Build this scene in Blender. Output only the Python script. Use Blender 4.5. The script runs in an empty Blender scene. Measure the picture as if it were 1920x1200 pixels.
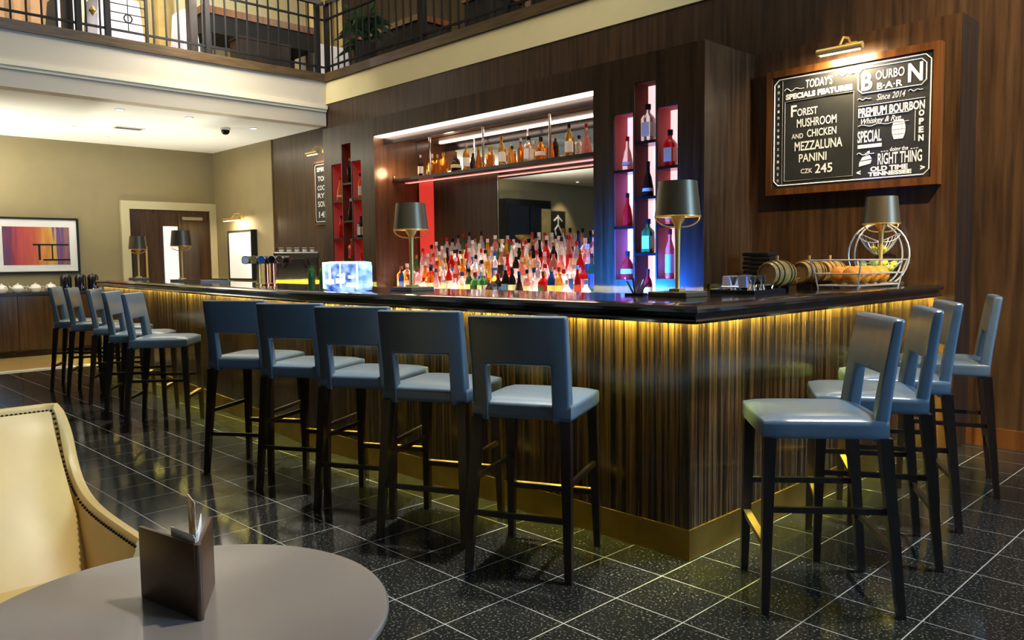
import bpy, bmesh, math, random
from mathutils import Vector, Matrix
R = math.radians
random.seed(7)
scene = bpy.context.scene
COL = scene.collection

# ------------------------------------------------------------------ camera, world, exposure
CAM = Vector((1.9096, -2.9252, 1.3142))
yaw, pit, rol = R(-45.7156), R(-4.2223), R(-0.6733)
fw = Vector((math.sin(yaw) * math.cos(pit), math.cos(yaw) * math.cos(pit), math.sin(pit)))
rt = Vector((math.cos(yaw), -math.sin(yaw), 0)); up = rt.cross(fw)
rt2 = math.cos(rol) * rt + math.sin(rol) * up; up2 = -math.sin(rol) * rt + math.cos(rol) * up
cd = bpy.data.cameras.new('camera'); cam = bpy.data.objects.new('camera', cd); COL.objects.link(cam)
cd.sensor_width = 36; cd.lens = 36 * 1500.7 / 1920; cd.clip_start = .05; cd.clip_end = 100
m = Matrix((rt2, up2, -fw)).transposed().to_4x4(); m.translation = CAM; cam.matrix_world = m
scene.camera = cam
w = bpy.data.worlds.new('world'); scene.world = w; w.use_nodes = True
w.node_tree.nodes['Background'].inputs[0].default_value = (1, .86, .7, 1)
w.node_tree.nodes['Background'].inputs[1].default_value = .04
vs = scene.view_settings
vs.view_transform = 'Standard'; vs.look = 'None'; vs.gamma = 1; vs.exposure = 0.0
scene.display_settings.display_device = 'sRGB'

def light(name, kind, loc, power, color, size=.2, target=None, spot=None, blend=.6, sizey=None):
    d = bpy.data.lights.new(name, kind); d.energy = power; d.color = color
    if kind == 'AREA':
        d.size = size
        if sizey: d.shape = 'RECTANGLE'; d.size_y = sizey
    else: d.shadow_soft_size = size
    if kind == 'SPOT': d.spot_size = R(spot); d.spot_blend = blend
    o = bpy.data.objects.new(name, d); COL.objects.link(o); o.location = loc
    if target is not None:
        o.rotation_euler = (Vector(target) - Vector(loc)).to_track_quat('-Z', 'Y').to_euler()
    return o
WARM = (1, .82, .58); NEUT = (1, .93, .82); COOL = (.62, .8, 1.0)
# atrium ceiling spots above the bar, lounge table and floor; a tall window on the right side of the hall
light('atrium_spot', 'SPOT', (1.5, 1.2, 7.0), 2600, NEUT, .12, (1.1, -.1, 0), 36)
light('atrium_spot', 'SPOT', (-1.4, .5, 7.0), 3400, NEUT, .12, (-1.4, .0, .7), 32)
light('atrium_spot', 'SPOT', (-4.6, .9, 7.0), 2300, NEUT, .12, (-4.6, .3, .9), 40)
light('atrium_spot', 'SPOT', (1.2, .4, 7.0), 1300, NEUT, .12, (-.6, -2.3, .5), 20)
light('atrium_spot', 'SPOT', (-2.4, -2.6, 7.0), 420, WARM, .12, (-5.4, 3.2, 3.7), 60)
light('atrium_spot', 'SPOT', (3.4, -.4, 7.0), 4600, (1, .78, .46), .12, (1.2, 3.2, 2.4), 40)
light('atrium_spot', 'SPOT', (-3.2, .4, 7.0), 260, WARM, .12, (-8.1, .9, 3.5), 50)
light('hall_window_light', 'AREA', (6.7, 2.25, 2.9), 660, (.34, .62, 1), 1.7, (.5, 1.5, .8), sizey=3.0)
light('atrium_fill', 'AREA', (-1.5, .5, 7.2), 130, NEUT, 6.0, (-1.5, .5, 0), sizey=3.0)
light('lounge_ceiling_light', 'AREA', (-9.9, .4, 3.1), 60, (1, .88, .66), 2.4, (-9.9, .4, 0), sizey=5.0)
light('gallery_light', 'AREA', (-8.6, 1.4, 5.9), 260, NEUT, 1.0, (-10.6, 1.4, 4.2), sizey=4.0)
light('gallery_light', 'AREA', (-5.5, 4.6, 6.0), 110, WARM, 5, (-5.5, 4.6, 4), sizey=1.5)

# ------------------------------------------------------------------ materials
MATS = {}
def new_mat(name):
    mt = bpy.data.materials.new(name); mt.use_nodes = True; MATS[name] = mt
    return mt, mt.node_tree.nodes, mt.node_tree.links, mt.node_tree.nodes['Principled BSDF']
def S(b, **k):
    for n, v in k.items():
        n = {'col': 'Base Color', 'rough': 'Roughness', 'metal': 'Metallic', 'spec': 'Specular IOR Level', 'trans': 'Transmission Weight',
             'coat': 'Coat Weight', 'coatr': 'Coat Roughness', 'ecol': 'Emission Color', 'estr': 'Emission Strength', 'ior': 'IOR', 'alpha': 'Alpha'}[n]
        if n in ('Base Color', 'Emission Color'): v = (*v, 1)
        b.inputs[n].default_value = v
def plain(name, col, rough=.5, grain=0, gscale=40, **k):
    mt, N, L, b = new_mat(name); S(b, col=col, rough=rough, **k)
    if grain:
        tc = N.new('ShaderNodeTexCoord'); nz = N.new('ShaderNodeTexNoise'); nz.inputs['Scale'].default_value = gscale; nz.inputs['Detail'].default_value = 4
        L.new(tc.outputs['Object'], nz.inputs['Vector'])
        rp = N.new('ShaderNodeValToRGB')
        rp.color_ramp.elements[0].color = (*[c * (1 - grain) for c in col], 1); rp.color_ramp.elements[1].color = (*[min(1, c * (1 + grain)) for c in col], 1)
        rp.color_ramp.elements[0].position = .3; rp.color_ramp.elements[1].position = .7
        L.new(nz.outputs['Fac'], rp.inputs['Fac']); L.new(rp.outputs['Color'], b.inputs['Base Color'])
    return mt
def wood(name, c0, c1, scale=(22, 22, 1.2), rough=.3, coat=.3, pos=(.3, .7), detail=6):
    mt, N, L, b = new_mat(name); S(b, rough=rough, coat=coat, coatr=.15)
    tc = N.new('ShaderNodeTexCoord'); mp = N.new('ShaderNodeMapping'); mp.inputs['Scale'].default_value = scale
    nz = N.new('ShaderNodeTexNoise'); nz.inputs['Scale'].default_value = 1; nz.inputs['Detail'].default_value = detail; nz.inputs['Roughness'].default_value = .6 if detail < 9 else .78
    rp = N.new('ShaderNodeValToRGB'); e = rp.color_ramp.elements
    e[0].position, e[1].position = pos; e[0].color = (*c0, 1); e[1].color = (*c1, 1)
    L.new(tc.outputs['Object'], mp.inputs['Vector']); L.new(mp.outputs['Vector'], nz.inputs['Vector'])
    L.new(nz.outputs['Fac'], rp.inputs['Fac']); L.new(rp.outputs['Color'], b.inputs['Base Color'])
    return mt
def emit(name, col, strength, base=(.8, .8, .8)):
    mt, N, L, b = new_mat(name); S(b, col=base, rough=.4, ecol=col, estr=strength); return mt

wood('walnut', (.020, .0095, .0038), (.080, .040, .016), rough=.36, coat=.12)
wood('walnut_gloss', (.020, .009, .0036), (.085, .041, .016), rough=.32, coat=.25)
wood('dark_oak', (.006, .003, .0015), (.022, .011, .005), rough=.4, coat=.1)
wood('ebony_leg', (.006, .0035, .0025), (.02, .011, .007), scale=(40, 40, 4), rough=.35)
wood('frame_wood', (.05, .016, .004), (.17, .06, .014), rough=.3)
wood('brown_trim', (.05, .03, .012), (.13, .08, .033), scale=(3, 3, 30))
wood('zebrano', (.007, .0038, .002), (.165, .092, .034), scale=(30, 30, .45), rough=.22, coat=.5, pos=(.45, .64), detail=9)
wood('honey_floor', (.28, .18, .06), (.5, .34, .13), scale=(8, 1.5, 8), rough=.25)
plain('counter_black', (.012, .010, .009), .12, grain=.5, gscale=14, coat=.6, coatr=.05)
plain('brass_plate', (.34, .22, .045), .32, grain=.18, gscale=6, metal=.85)
plain('brass', (.72, .48, .13), .3, metal=.55)
plain('copper', (.8, .38, .22), .25, metal=1.0)
plain('chrome', (.7, .7, .68), .18, metal=1.0)
plain('steel', (.45, .45, .44), .3, metal=1.0, grain=.2)
plain('wire_silver', (.62, .60, .54), .3, metal=.45)
plain('iron_black', (.007, .006, .006), .6, spec=.25)
plain('matte_black', (.008, .008, .008), .6, spec=.25)
plain('black_gloss', (.01, .01, .012), .12)
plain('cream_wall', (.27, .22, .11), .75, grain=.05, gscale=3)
plain('cream_paint', (.80, .70, .38), .6, grain=.03, gscale=2)
plain('white_paint', (.82, .79, .70), .6); plain('moulding_cream', (.86, .76, .55), .6); plain('casing_cream', (.52, .47, .29), .5); plain('fascia_beige', (.60, .53, .40), .6)
plain('ceiling_white', (.88, .87, .78), .8)
plain('white_cloth', (.75, .73, .78), .8, grain=.05, gscale=6)
plain('curtain_gold', (.55, .40, .14), .8, grain=.15, gscale=5)
plain('curtain_rust', (.50, .30, .15), .8, grain=.15, gscale=5)
plain('grout', (.21, .215, .20), .8)
plain('leather_tan', (.62, .44, .16), .42, grain=.12, gscale=4)
plain('leather_brown', (.085, .042, .022), .38, grain=.15, gscale=30)
plain('table_top', (.20, .175, .155), .2, coat=.35, coatr=.06)
plain('paper', (.85, .84, .80), .8)
plain('china', (.82, .81, .77), .2, coat=.4)
plain('slate', (.018, .019, .017), .55, grain=.3, gscale=5)
plain('chalk', (.80, .80, .76), .9)
plain('chalk_grey', (.22, .22, .20), .9)
plain('lamp_shade', (.10, .08, .045), .38, metal=.5)
plain('shade_gold', (.85, .62, .22), .35, metal=.7)
plain('lemon', (.80, .72, .03), .45, grain=.1, gscale=60)
plain('orange_skin', (.80, .27, .015), .45, grain=.12, gscale=60)
plain('barrel_wood', (.36, .20, .055), .35, grain=.3, gscale=18)
plain('leaf', (.02, .06, .02), .45)
plain('mirror', (.86, .86, .86), .015, metal=1.0)
plain('shelf_black', (.012, .010, .010), .2)
plain('liner_pink', (.42, .11, .11), .8, spec=.1); plain('liner_dark', (.10, .028, .022), .85, spec=.1)
plain('pane_white', (.82, .84, .88), .35)
plain('tile_strip', (.62, .58, .50), .3)

# stool leather, steel blue with a soft sheen
mt, N, L, b = new_mat('leather_blue'); S(b, col=(.098, .142, .182), rough=.30, coat=.25, coatr=.25)
tc = N.new('ShaderNodeTexCoord'); nz = N.new('ShaderNodeTexNoise'); nz.inputs['Scale'].default_value = 9; nz.inputs['Detail'].default_value = 5
bp = N.new('ShaderNodeBump'); bp.inputs['Strength'].default_value = .12; bp.inputs['Distance'].default_value = .02
L.new(tc.outputs['Object'], nz.inputs['Vector']); L.new(nz.outputs['Fac'], bp.inputs['Height']); L.new(bp.outputs['Normal'], b.inputs['Normal'])
# speckled polished granite
mt, N, L, b = new_mat('granite'); S(b, rough=.11, spec=.5)
tc = N.new('ShaderNodeTexCoord'); geo = N.new('ShaderNodeNewGeometry'); vo = N.new('ShaderNodeTexVoronoi'); vo.inputs['Scale'].default_value = 160
nz = N.new('ShaderNodeTexNoise'); nz.inputs['Scale'].default_value = 95; nz.inputs['Detail'].default_value = 5
L.new(geo.outputs['Position'], vo.inputs['Vector']); L.new(geo.outputs['Position'], nz.inputs['Vector'])
rp = N.new('ShaderNodeValToRGB'); e = rp.color_ramp.elements; e[0].position = .55; e[1].position = .82; e[0].color = (.0085, .0092, .0085, 1); e[1].color = (.17, .17, .155, 1)
L.new(nz.outputs['Fac'], rp.inputs['Fac']); L.new(rp.outputs['Color'], b.inputs['Base Color'])
# bottle glass
def glass(name, col, tr=.75, rough=.08): return plain(name, col, rough, trans=tr, ior=1.3)
GL = {'clear': glass('glass_clear', (.86, .84, .82), .8), 'amber': glass('glass_amber', (.75, .27, .03), .8), 'red': glass('glass_red', (.62, .02, .02), .5),
      'green': glass('glass_green', (.06, .25, .07), .6), 'blue': glass('glass_blue', (.02, .09, .42), .5), 'dark': glass('glass_dark', (.03, .015, .012), .3),
      'rose': glass('glass_rose', (.80, .34, .30), .7), 'gold': glass('glass_gold', (.80, .50, .10), .8)}
CAPM = {'red': plain('cap_red', (.5, .01, .01), .35), 'black': plain('cap_black', (.01, .01, .01), .35), 'white': plain('cap_white', (.75, .74, .72), .4),
        'gold': plain('cap_gold', (.7, .45, .12), .3, metal=.8), 'blue': plain('cap_blue', (.02, .08, .4), .35)}
LABM = {'white': plain('label_white', (.78, .76, .72), .6), 'black': plain('label_black', (.015, .015, .015), .5), 'red': plain('label_red', (.5, .02, .02), .5),
        'cream': plain('label_cream', (.70, .58, .34), .6), 'blue': plain('label_blue', (.03, .12, .5), .5)}
emit('led_bar', (1, .90, .18), 1000)
emit('led_white', (1, .74, .60), 10)
emit('led_tier', (1, .72, .68), 10)
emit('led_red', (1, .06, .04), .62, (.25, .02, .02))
emit('slot_pink', (1, .60, .60), 1.3)
emit('led_shelf_top', (1, .74, .5), 22); emit('slot_red', (1, .12, .09), 1.2)
emit('downlight', (1, .95, .85), 6)
emit('bulb', (1, .75, .35), 18)
emit('lit_print', (1, .97, .9), .35)
# glowing ice block
mt, N, L, b = new_mat('ice_glow'); S(b, col=(.3, .5, .9), rough=.2, estr=1.1)
tc = N.new('ShaderNodeTexCoord'); mp = N.new('ShaderNodeMapping'); mp.inputs['Scale'].default_value = (11, 11, 16); nz = N.new('ShaderNodeTexNoise'); nz.inputs['Scale'].default_value = 1; nz.inputs['Detail'].default_value = 2
rp = N.new('ShaderNodeValToRGB'); e = rp.color_ramp.elements; e[0].position = .36; e[0].color = (.004, .07, .55, 1); e[1].position = .66; e[1].color = (.55, .78, 1, 1)
L.new(tc.outputs['Object'], mp.inputs['Vector']); L.new(mp.outputs['Vector'], nz.inputs['Vector']); L.new(nz.outputs['Fac'], rp.inputs['Fac']); L.new(rp.outputs['Color'], b.inputs['Emission Color'])
# abstract painting: vertical colour bands
mt, N, L, b = new_mat('painting'); S(b, rough=.4)
tc = N.new('ShaderNodeTexCoord'); mp = N.new('ShaderNodeMapping'); mp.inputs['Scale'].default_value = (1, 16, 1.6); nz = N.new('ShaderNodeTexNoise'); nz.inputs['Scale'].default_value = 1; nz.inputs['Detail'].default_value = 4
sx = N.new('ShaderNodeSeparateXYZ'); ma = N.new('ShaderNodeMath'); ma.operation = 'MULTIPLY_ADD'; ma.inputs[1].default_value = .45
mb = N.new('ShaderNodeMath'); mb.operation = 'ADD'; mb.inputs[1].default_value = .28
rp = N.new('ShaderNodeValToRGB'); cr = rp.color_ramp
for i, (ps, c) in enumerate([(.06, (.05, .015, .08)), (.14, (.16, .01, .03)), (.28, (.42, .03, .01)), (.48, (.50, .08, .01)), (.62, (.58, .20, .01)), (.72, (.62, .36, .03)), (.80, (.10, .03, .20)), (.95, (.28, .12, .10))]):
    el = cr.elements[i] if i < 2 else cr.elements.new(ps)
    el.position = ps; el.color = (*c, 1)
L.new(tc.outputs['Object'], mp.inputs['Vector']); L.new(mp.outputs['Vector'], nz.inputs['Vector']); L.new(tc.outputs['Object'], sx.inputs['Vector'])
L.new(nz.outputs['Fac'], ma.inputs[0]); L.new(sx.outputs['Y'], mb.inputs[0]); L.new(mb.outputs['Value'], ma.inputs[2]); L.new(ma.outputs['Value'], rp.inputs['Fac']); L.new(rp.outputs['Color'], b.inputs['Base Color'])

# ------------------------------------------------------------------ mesh helpers
def box(bm, x0, x1, y0, y1, z0, z1):
    v = [bm.verts.new((x, y, z)) for z in (z0, z1) for y in (y0, y1) for x in (x0, x1)]
    for f in ((0, 2, 3, 1), (4, 5, 7, 6), (0, 1, 5, 4), (2, 6, 7, 3), (0, 4, 6, 2), (1, 3, 7, 5)): bm.faces.new([v[i] for i in f])
def hexa(bm, bot, top):
    v = [bm.verts.new(p) for p in bot + top]
    for f in ((3, 2, 1, 0), (4, 5, 6, 7), (0, 1, 5, 4), (1, 2, 6, 5), (2, 3, 7, 6), (3, 0, 4, 7)): bm.faces.new([v[i] for i in f])
def taper(bm, p0, p1, a, b):          # square bar from p0 (half a) to p1 (half b), horizontal ends
    q = lambda p, h: [(p[0] - h, p[1] - h, p[2]), (p[0] + h, p[1] - h, p[2]), (p[0] + h, p[1] + h, p[2]), (p[0] - h, p[1] + h, p[2])]
    hexa(bm, q(p0, a), q(p1, b))
def lathe(bm, prof, seg=16, c=(0, 0, 0), phase=0.0, sx=1, sy=1):
    rings = []
    for r, z in prof:
        if r < 1e-6: rings.append([bm.verts.new((c[0], c[1], c[2] + z))])
        else: rings.append([bm.verts.new((c[0] + sx * r * math.cos(phase + 2 * math.pi * i / seg), c[1] + sy * r * math.sin(phase + 2 * math.pi * i / seg), c[2] + z)) for i in range(seg)])
    for a, b_ in zip(rings, rings[1:]):
        for i in range(seg):
            j = (i + 1) % seg
            if len(a) == 1 and len(b_) == 1: continue
            if len(a) == 1: bm.faces.new((a[0], b_[j], b_[i]))
            elif len(b_) == 1: bm.faces.new((a[i], a[j], b_[0]))
            else: bm.faces.new((a[i], a[j], b_[j], b_[i]))
def tube(bm, pts, r, seg=8, closed=False):
    pts = [Vector(p) for p in pts]; n = len(pts); rings = []
    ref = None
    for i, p in enumerate(pts):
        if closed: t = pts[(i + 1) % n] - pts[i - 1]
        else: t = pts[min(i + 1, n - 1)] - pts[max(i - 1, 0)]
        t.normalize()
        if ref is None: ref = Vector((0, 0, 1)) if abs(t.z) < .9 else Vector((1, 0, 0))
        u = (ref - t * ref.dot(t)).normalized(); v = t.cross(u); ref = u
        rr = r[i] if isinstance(r, (list, tuple)) else r
        rings.append([bm.verts.new(p + rr * (math.cos(2 * math.pi * k / seg) * u + math.sin(2 * math.pi * k / seg) * v)) for k in range(seg)])
    for i in range(n if closed else n - 1):
        a, b_ = rings[i], rings[(i + 1) % n]
        for k in range(seg): bm.faces.new((a[k], a[(k + 1) % seg], b_[(k + 1) % seg], b_[k]))
    if not closed:
        bm.faces.new(rings[0][::-1]); bm.faces.new(rings[-1])
def rbox(bm, x0, x1, y0, y1, z0, z1, r, puff=0, n=8):       # rounded, optionally domed box
    t = bmesh.new(); bmesh.ops.create_cube(t, size=2)
    bmesh.ops.subdivide_edges(t, edges=t.edges[:], cuts=n, use_grid_fill=True)
    hx, hy, hz = (x1 - x0) / 2, (y1 - y0) / 2, (z1 - z0) / 2; c = Vector(((x0 + x1) / 2, (y0 + y1) / 2, (z0 + z1) / 2))
    mp = {}
    for v in t.verts:
        q = v.co.copy(); fx, fy = q.x, q.y
        p = Vector((q.x * hx, q.y * hy, q.z * hz))
        k = Vector((max(-hx + r, min(hx - r, p.x)), max(-hy + r, min(hy - r, p.y)), max(-hz + r, min(hz - r, p.z))))
        d = p - k
        if d.length > 1e-9: p = k + d.normalized() * r
        if q.z > 0 and puff: p.z += puff * (1 - fx ** 4) * (1 - fy ** 4) * q.z
        mp[v.index] = bm.verts.new(c + p)
    for f in t.faces: bm.faces.new([mp[v.index] for v in f.verts])
    t.free()
def panel_grid(bm, xs, zs, keep, yf, yr):                   # solid panel made of cells, yf/yr give front and rear y for (x,z)
    V = {}
    def g(i, k, s):
        if (i, k, s) not in V: V[(i, k, s)] = bm.verts.new((xs[i], (yf if s else yr)(xs[i], zs[k]), zs[k]))
        return V[(i, k, s)]
    nx, nz_ = len(xs) - 1, len(zs) - 1
    on = lambda i, k: 0 <= i < nx and 0 <= k < nz_ and keep(i, k)
    for i in range(nx):
        for k in range(nz_):
            if not on(i, k): continue
            bm.faces.new((g(i, k, 0), g(i + 1, k, 0), g(i + 1, k + 1, 0), g(i, k + 1, 0)))
            bm.faces.new((g(i, k + 1, 1), g(i + 1, k + 1, 1), g(i + 1, k, 1), g(i, k, 1)))
            if not on(i - 1, k): bm.faces.new((g(i, k, 1), g(i, k, 0), g(i, k + 1, 0), g(i, k + 1, 1)))
            if not on(i + 1, k): bm.faces.new((g(i + 1, k, 0), g(i + 1, k, 1), g(i + 1, k + 1, 1), g(i + 1, k + 1, 0)))
            if not on(i, k - 1): bm.faces.new((g(i, k, 1), g(i + 1, k, 1), g(i + 1, k, 0), g(i, k, 0)))
            if not on(i, k + 1): bm.faces.new((g(i, k + 1, 0), g(i + 1, k + 1, 0), g(i + 1, k + 1, 1), g(i, k + 1, 1)))
def bevel(bm, off, seg=2, ang=40):
    bmesh.ops.recalc_face_normals(bm, faces=bm.faces[:])
    ed = [e for e in bm.edges if len(e.link_faces) == 2 and e.calc_face_angle(0) > R(ang)]
    bmesh.ops.bevel(bm, geom=ed, offset=off, segments=seg, affect='EDGES', profile=.6)
def mesh(bm, name, smooth=False, ang=35):
    bmesh.ops.recalc_face_normals(bm, faces=bm.faces[:])
    if smooth:
        for f in bm.faces: f.smooth = True
        for e in bm.edges:
            if len(e.link_faces) == 2 and e.calc_face_angle(0) > R(ang): e.smooth = False
    me = bpy.data.meshes.new(name); bm.to_mesh(me); bm.free(); return me
def B(fn, *a, **k):
    bm = bmesh.new(); fn(bm, *a, **k); return bm
def boxes(*bs):
    bm = bmesh.new()
    for q in bs: box(bm, *q)
    return bm
def obj(name, bm, mat, parent=None, smooth=False, loc=None, rot=None, label=None):
    me = bm if isinstance(bm, bpy.types.Mesh) else mesh(bm, name, smooth)
    if not me.materials: me.materials.append(MATS[mat] if isinstance(mat, str) else mat)
    o = bpy.data.objects.new(name, me); COL.objects.link(o)
    if parent is not None: o.parent = parent
    if loc is not None: o.location = loc
    if rot is not None: o.rotation_euler = rot
    if label: o['label'] = label
    return o
def tag(o, label, cat, group=None):
    o['label'] = label; o['category'] = cat
    if group: o['group'] = group
    return o
def thing(name, label, cat, loc=(0, 0, 0), rz=0, group=None):
    o = bpy.data.objects.new(name, None); COL.objects.link(o); o.location = loc; o.rotation_euler = (0, 0, rz)
    o.empty_display_size = .05
    return tag(o, label, cat, group)
def struct(name, bm, mat, parent=None, smooth=False):
    o = obj(name, bm, mat, parent, smooth)
    o['kind'] = 'structure'
    return o
def copy_tree(o, parent=None):
    c = o.copy(); COL.objects.link(c)
    if parent is not None: c.parent = parent
    for ch in list(o.children): copy_tree(ch, c)
    return c
def text_bm(bm, items):                # items: (string, x, z, height, width or None, shear, weight) on the local XZ plane, y = 0 (front faces -Y)
    for (s, x, z, h, wd, sh, wt) in items:
        cu = bpy.data.curves.new('t', 'FONT'); cu.body = s; cu.size = 1; cu.align_x = 'CENTER'; cu.align_y = 'CENTER'; cu.offset = wt; cu.shear = sh; cu.resolution_u = 3
        o = bpy.data.objects.new('t', cu); COL.objects.link(o)
        dg = bpy.context.evaluated_depsgraph_get(); me = bpy.data.meshes.new_from_object(o.evaluated_get(dg))
        xs = [v.co.x for v in me.vertices]; ys = [v.co.y for v in me.vertices]
        if xs:
            cx, cy = (min(xs) + max(xs)) / 2, (min(ys) + max(ys)) / 2; sy = h / max(1e-6, max(ys) - min(ys)); sx = wd / (max(xs) - min(xs)) if wd else sy
            base = [bm.verts.new((x + (v.co.x - cx) * sx, 0, z + (v.co.y - cy) * sy)) for v in me.vertices]
            for pl in me.polygons:
                try: bm.faces.new([base[i] for i in pl.vertices])
                except ValueError: pass
        bpy.data.objects.remove(o); bpy.data.meshes.remove(me); bpy.data.curves.remove(cu)

# ------------------------------------------------------------------ the hall: floor
T = .305
struct('floor', boxes((-9.6, 7, -9, 3.24, -.06, -.0008)), 'grout')
fl = bpy.data.objects['floor']
tb = boxes((-.1498, .1498, -.1498, .1498, -.0007, 0)); tile_me = mesh(tb, 'tile'); tile_me.materials.append(MATS['granite'])
cells = []
for i in range(-29, 18):
    for j in range(-21, 15):
        x, y = (i + .5 - 2.95) * T, (j + .5 - 3.735) * T
        if x - .15 < -9.58 or y > 3.3: continue
        if x < -.16 and y > .3 and x > -9.4 and y > .3 + max(0, (-3.2 - x) * .1): continue      # behind the bar
        d = Vector((x, y, 0)) - CAM; dp = d.dot(fw)
        px, py = (d.dot(rt2) / dp, -d.dot(up2) / dp) if dp > .2 else (9, 9)
        vis = abs(px) < .70 and abs(py) < .45
        cells.append((0 if vis else 1, d.length, x, y))
cells.sort()
for k, (v, d, x, y) in enumerate(cells[:298]): obj('tile', tile_me, 'granite', fl, loc=(x, y, 0))
bm = bmesh.new()
for (v, d, x, y) in cells[298:]: box(bm, x - .1498, x + .1498, y - .1498, y + .1498, -.0007, 0)
o = obj('tile_field', bm, 'granite', fl); o['kind'] = 'stuff'
struct('floor_left', boxes((-11.8, -9.72, -9, 3.24, -.06, 0)), 'honey_floor')
struct('trim_1', boxes((-9.72, -9.60, -9, 3.24, -.06, .004)), 'tile_strip')

# ------------------------------------------------------------------ walls
struct('wall_back', boxes((-9.72, 7, 3.24, 3.4, 0, 3.24), (-8.09, 7, 3.24, 3.4, 3.24, 3.54)), 'walnut')
struct('wall_back_lounge', boxes((-11.9, -9.72, 3.22, 3.4, 0, 3.24)), 'cream_wall')
struct('trim_2', boxes((-8.09, 7, 3.225, 3.4, 3.54, 3.84)), 'cream_paint')
struct('wall_feature', boxes((-1.322, .157, 2.9, 3.24, 0, 2.89)), 'walnut_gloss')
struct('trim_8', boxes((.157, .160, 2.9, 3.24, 0, 2.89)), 'dark_oak')  # thin dark sheet: shade on the panel's right side, put into colour
struct('baseboard_back', boxes((.157, 7, 3.215, 3.24, 0, .13)), 'frame_wood')
struct('wall_left', boxes((-12.0, -11.8, -9, 3.4, 0, 3.24)), 'cream_wall')
struct('wall_front', boxes((-12, 7.2, -9.2, -9, 0, 7.6)), 'walnut')
struct('ceiling', boxes((-12.2, 7.2, -9.2, 6.4, 7.6, 7.8)), 'ceiling_white')
# right wall with a tall window
struct('wall_right', boxes((7, 7.2, -9, 1.4, 0, 7.6), (7, 7.2, 3.1, 6.4, 0, 7.6), (7, 7.2, 1.4, 3.1, 0, 1.2), (7, 7.2, 1.4, 3.1, 4.6, 7.6)), 'cream_wall')
wn = struct('window_1', boxes((7.05, 7.09, 1.4, 3.1, 1.2, 4.6)), emit('daylight_pane', (.7, .85, 1), 1.2))
obj('window_frame', boxes((7.0, 7.04, 1.4, 1.5, 1.2, 4.6), (7.0, 7.04, 3.0, 3.1, 1.2, 4.6), (7.0, 7.04, 2.2, 2.3, 1.2, 4.6), (7.0, 7.04, 1.4, 3.1, 2.85, 2.95)), 'white_paint', wn)
# lounge ceiling under the gallery, fascia mouldings
struct('ceiling_lounge', boxes((-12.2, -8.3, -9, 3.24, 3.24, 3.5)), 'ceiling_white')
struct('trim_3', boxes((-8.30, -8.09, -9, 3.225, 3.52, 3.84), (-8.30, -8.10, -9, 3.225, 3.24, 3.43)), 'fascia_beige')
struct('trim_7', boxes((-8.30, -8.05, -9, 3.225, 3.465, 3.52), (-8.30, -8.075, -9, 3.225, 3.43, 3.465)), 'moulding_cream')
struct('trim_4', boxes((-8.5, -8.05, -9, 3.28, 3.84, 3.95)), 'brown_trim')
struct('trim_5', boxes((-8.5, 7, 3.19, 3.6, 3.845, 3.955)), 'brown_trim')
struct('floor_gallery', boxes((-12.2, -8.5, -9, 6.4, 3.5, 3.94), (-8.5, 7, 3.4, 6.4, 3.5, 3.94)), 'dark_oak')
struct('wall_gallery_left', boxes((-12.4, -12.2, -9, 6.4, 3.5, 7.6)), 'cream_paint')
struct('wall_gallery_back', boxes((-12.2, 7, 6.2, 6.4, 3.9, 7.6)), 'walnut')

# ------------------------------------------------------------------ the bar
FP = [(-9.6, .66), (-3.2, 0.0), (0, 0), (0, 2.876)]       # front line of the bar
def offs(path, d):                                       # offset to the outside (right hand side of the travel direction)
    out = []
    for i, p in enumerate(path):
        dirs = []
        if i > 0: dirs.append((Vector(p) - Vector(path[i - 1])).normalized())
        if i < len(path) - 1: dirs.append((Vector(path[i + 1]) - Vector(p)).normalized())
        ns = [Vector((t.y, -t.x)) for t in dirs]
        nn = sum(ns, Vector((0, 0))) / len(ns); nn /= nn.length_squared if len(ns) > 1 else 1
        out.append(Vector(p) + nn * d)
    return out
def sweep(bm, path, prof):
    rows = [[bm.verts.new((q.x, q.y, z)) for q in offs(path, d)] for d, z in prof]
    n = len(prof)
    for a in range(n):
        r0, r1 = rows[a], rows[(a + 1) % n]
        for i in range(len(path) - 1): bm.faces.new((r0[i], r0[i + 1], r1[i + 1], r1[i]))
    bm.faces.new([r[0] for r in rows]); bm.faces.new([r[-1] for r in rows][::-1])
bar = thing('cocktail_bar', 'long bar with striped zebra-wood front and brass kick plate', 'bar', (-3, .3, 0))
def bpart(name, bm, mat, **k):
    o = obj(name, bm, mat, bar, **k); o.matrix_parent_inverse = Matrix.Translation((3, -.3, 0)); return o
def sweep_seg(bm, k, prof):            # one straight stretch of a mitred sweep
    rows = [[bm.verts.new((q.x, q.y, z)) for q in offs(FP, d)[k:k + 2]] for d, z in prof]
    n = len(prof)
    for a in range(n): bm.faces.new((rows[a][0], rows[a][1], rows[(a + 1) % n][1], rows[(a + 1) % n][0]))
    bm.faces.new([q[0] for q in rows]); bm.faces.new([q[1] for q in rows][::-1])
for k in range(3): bpart('front_panel', B(sweep_seg, k, [(-.06, .135), (0, .135), (0, 1.040), (-.06, 1.040)]), 'zebrano')
bpart('kick_plate', B(sweep, FP, [(-.05, 0), (.006, 0), (.006, .135), (-.05, .135)]), 'brass_plate', label='brushed brass kick plate')
LEDS = (B(sweep, FP, [(.003, 1.075), (.014, 1.075), (.014, 1.080), (.003, 1.080)]))
bpart('end_panel', boxes((-9.66, -9.6, .66, 1.3, 0, 1.045)), 'dark_oak')
bpart('inner_panel', B(sweep, [(-9.6, 1.24), (-3.2, .58), (-.58, .58), (-.58, 2.876)], [(-.05, 0), (0, 0), (0, 1.045), (-.05, 1.045)]), 'dark_oak')
top = thing('bar_countertop', 'polished black bar top with a rounded moulded rail', 'counter', (-3, .3, 1.04))
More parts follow.
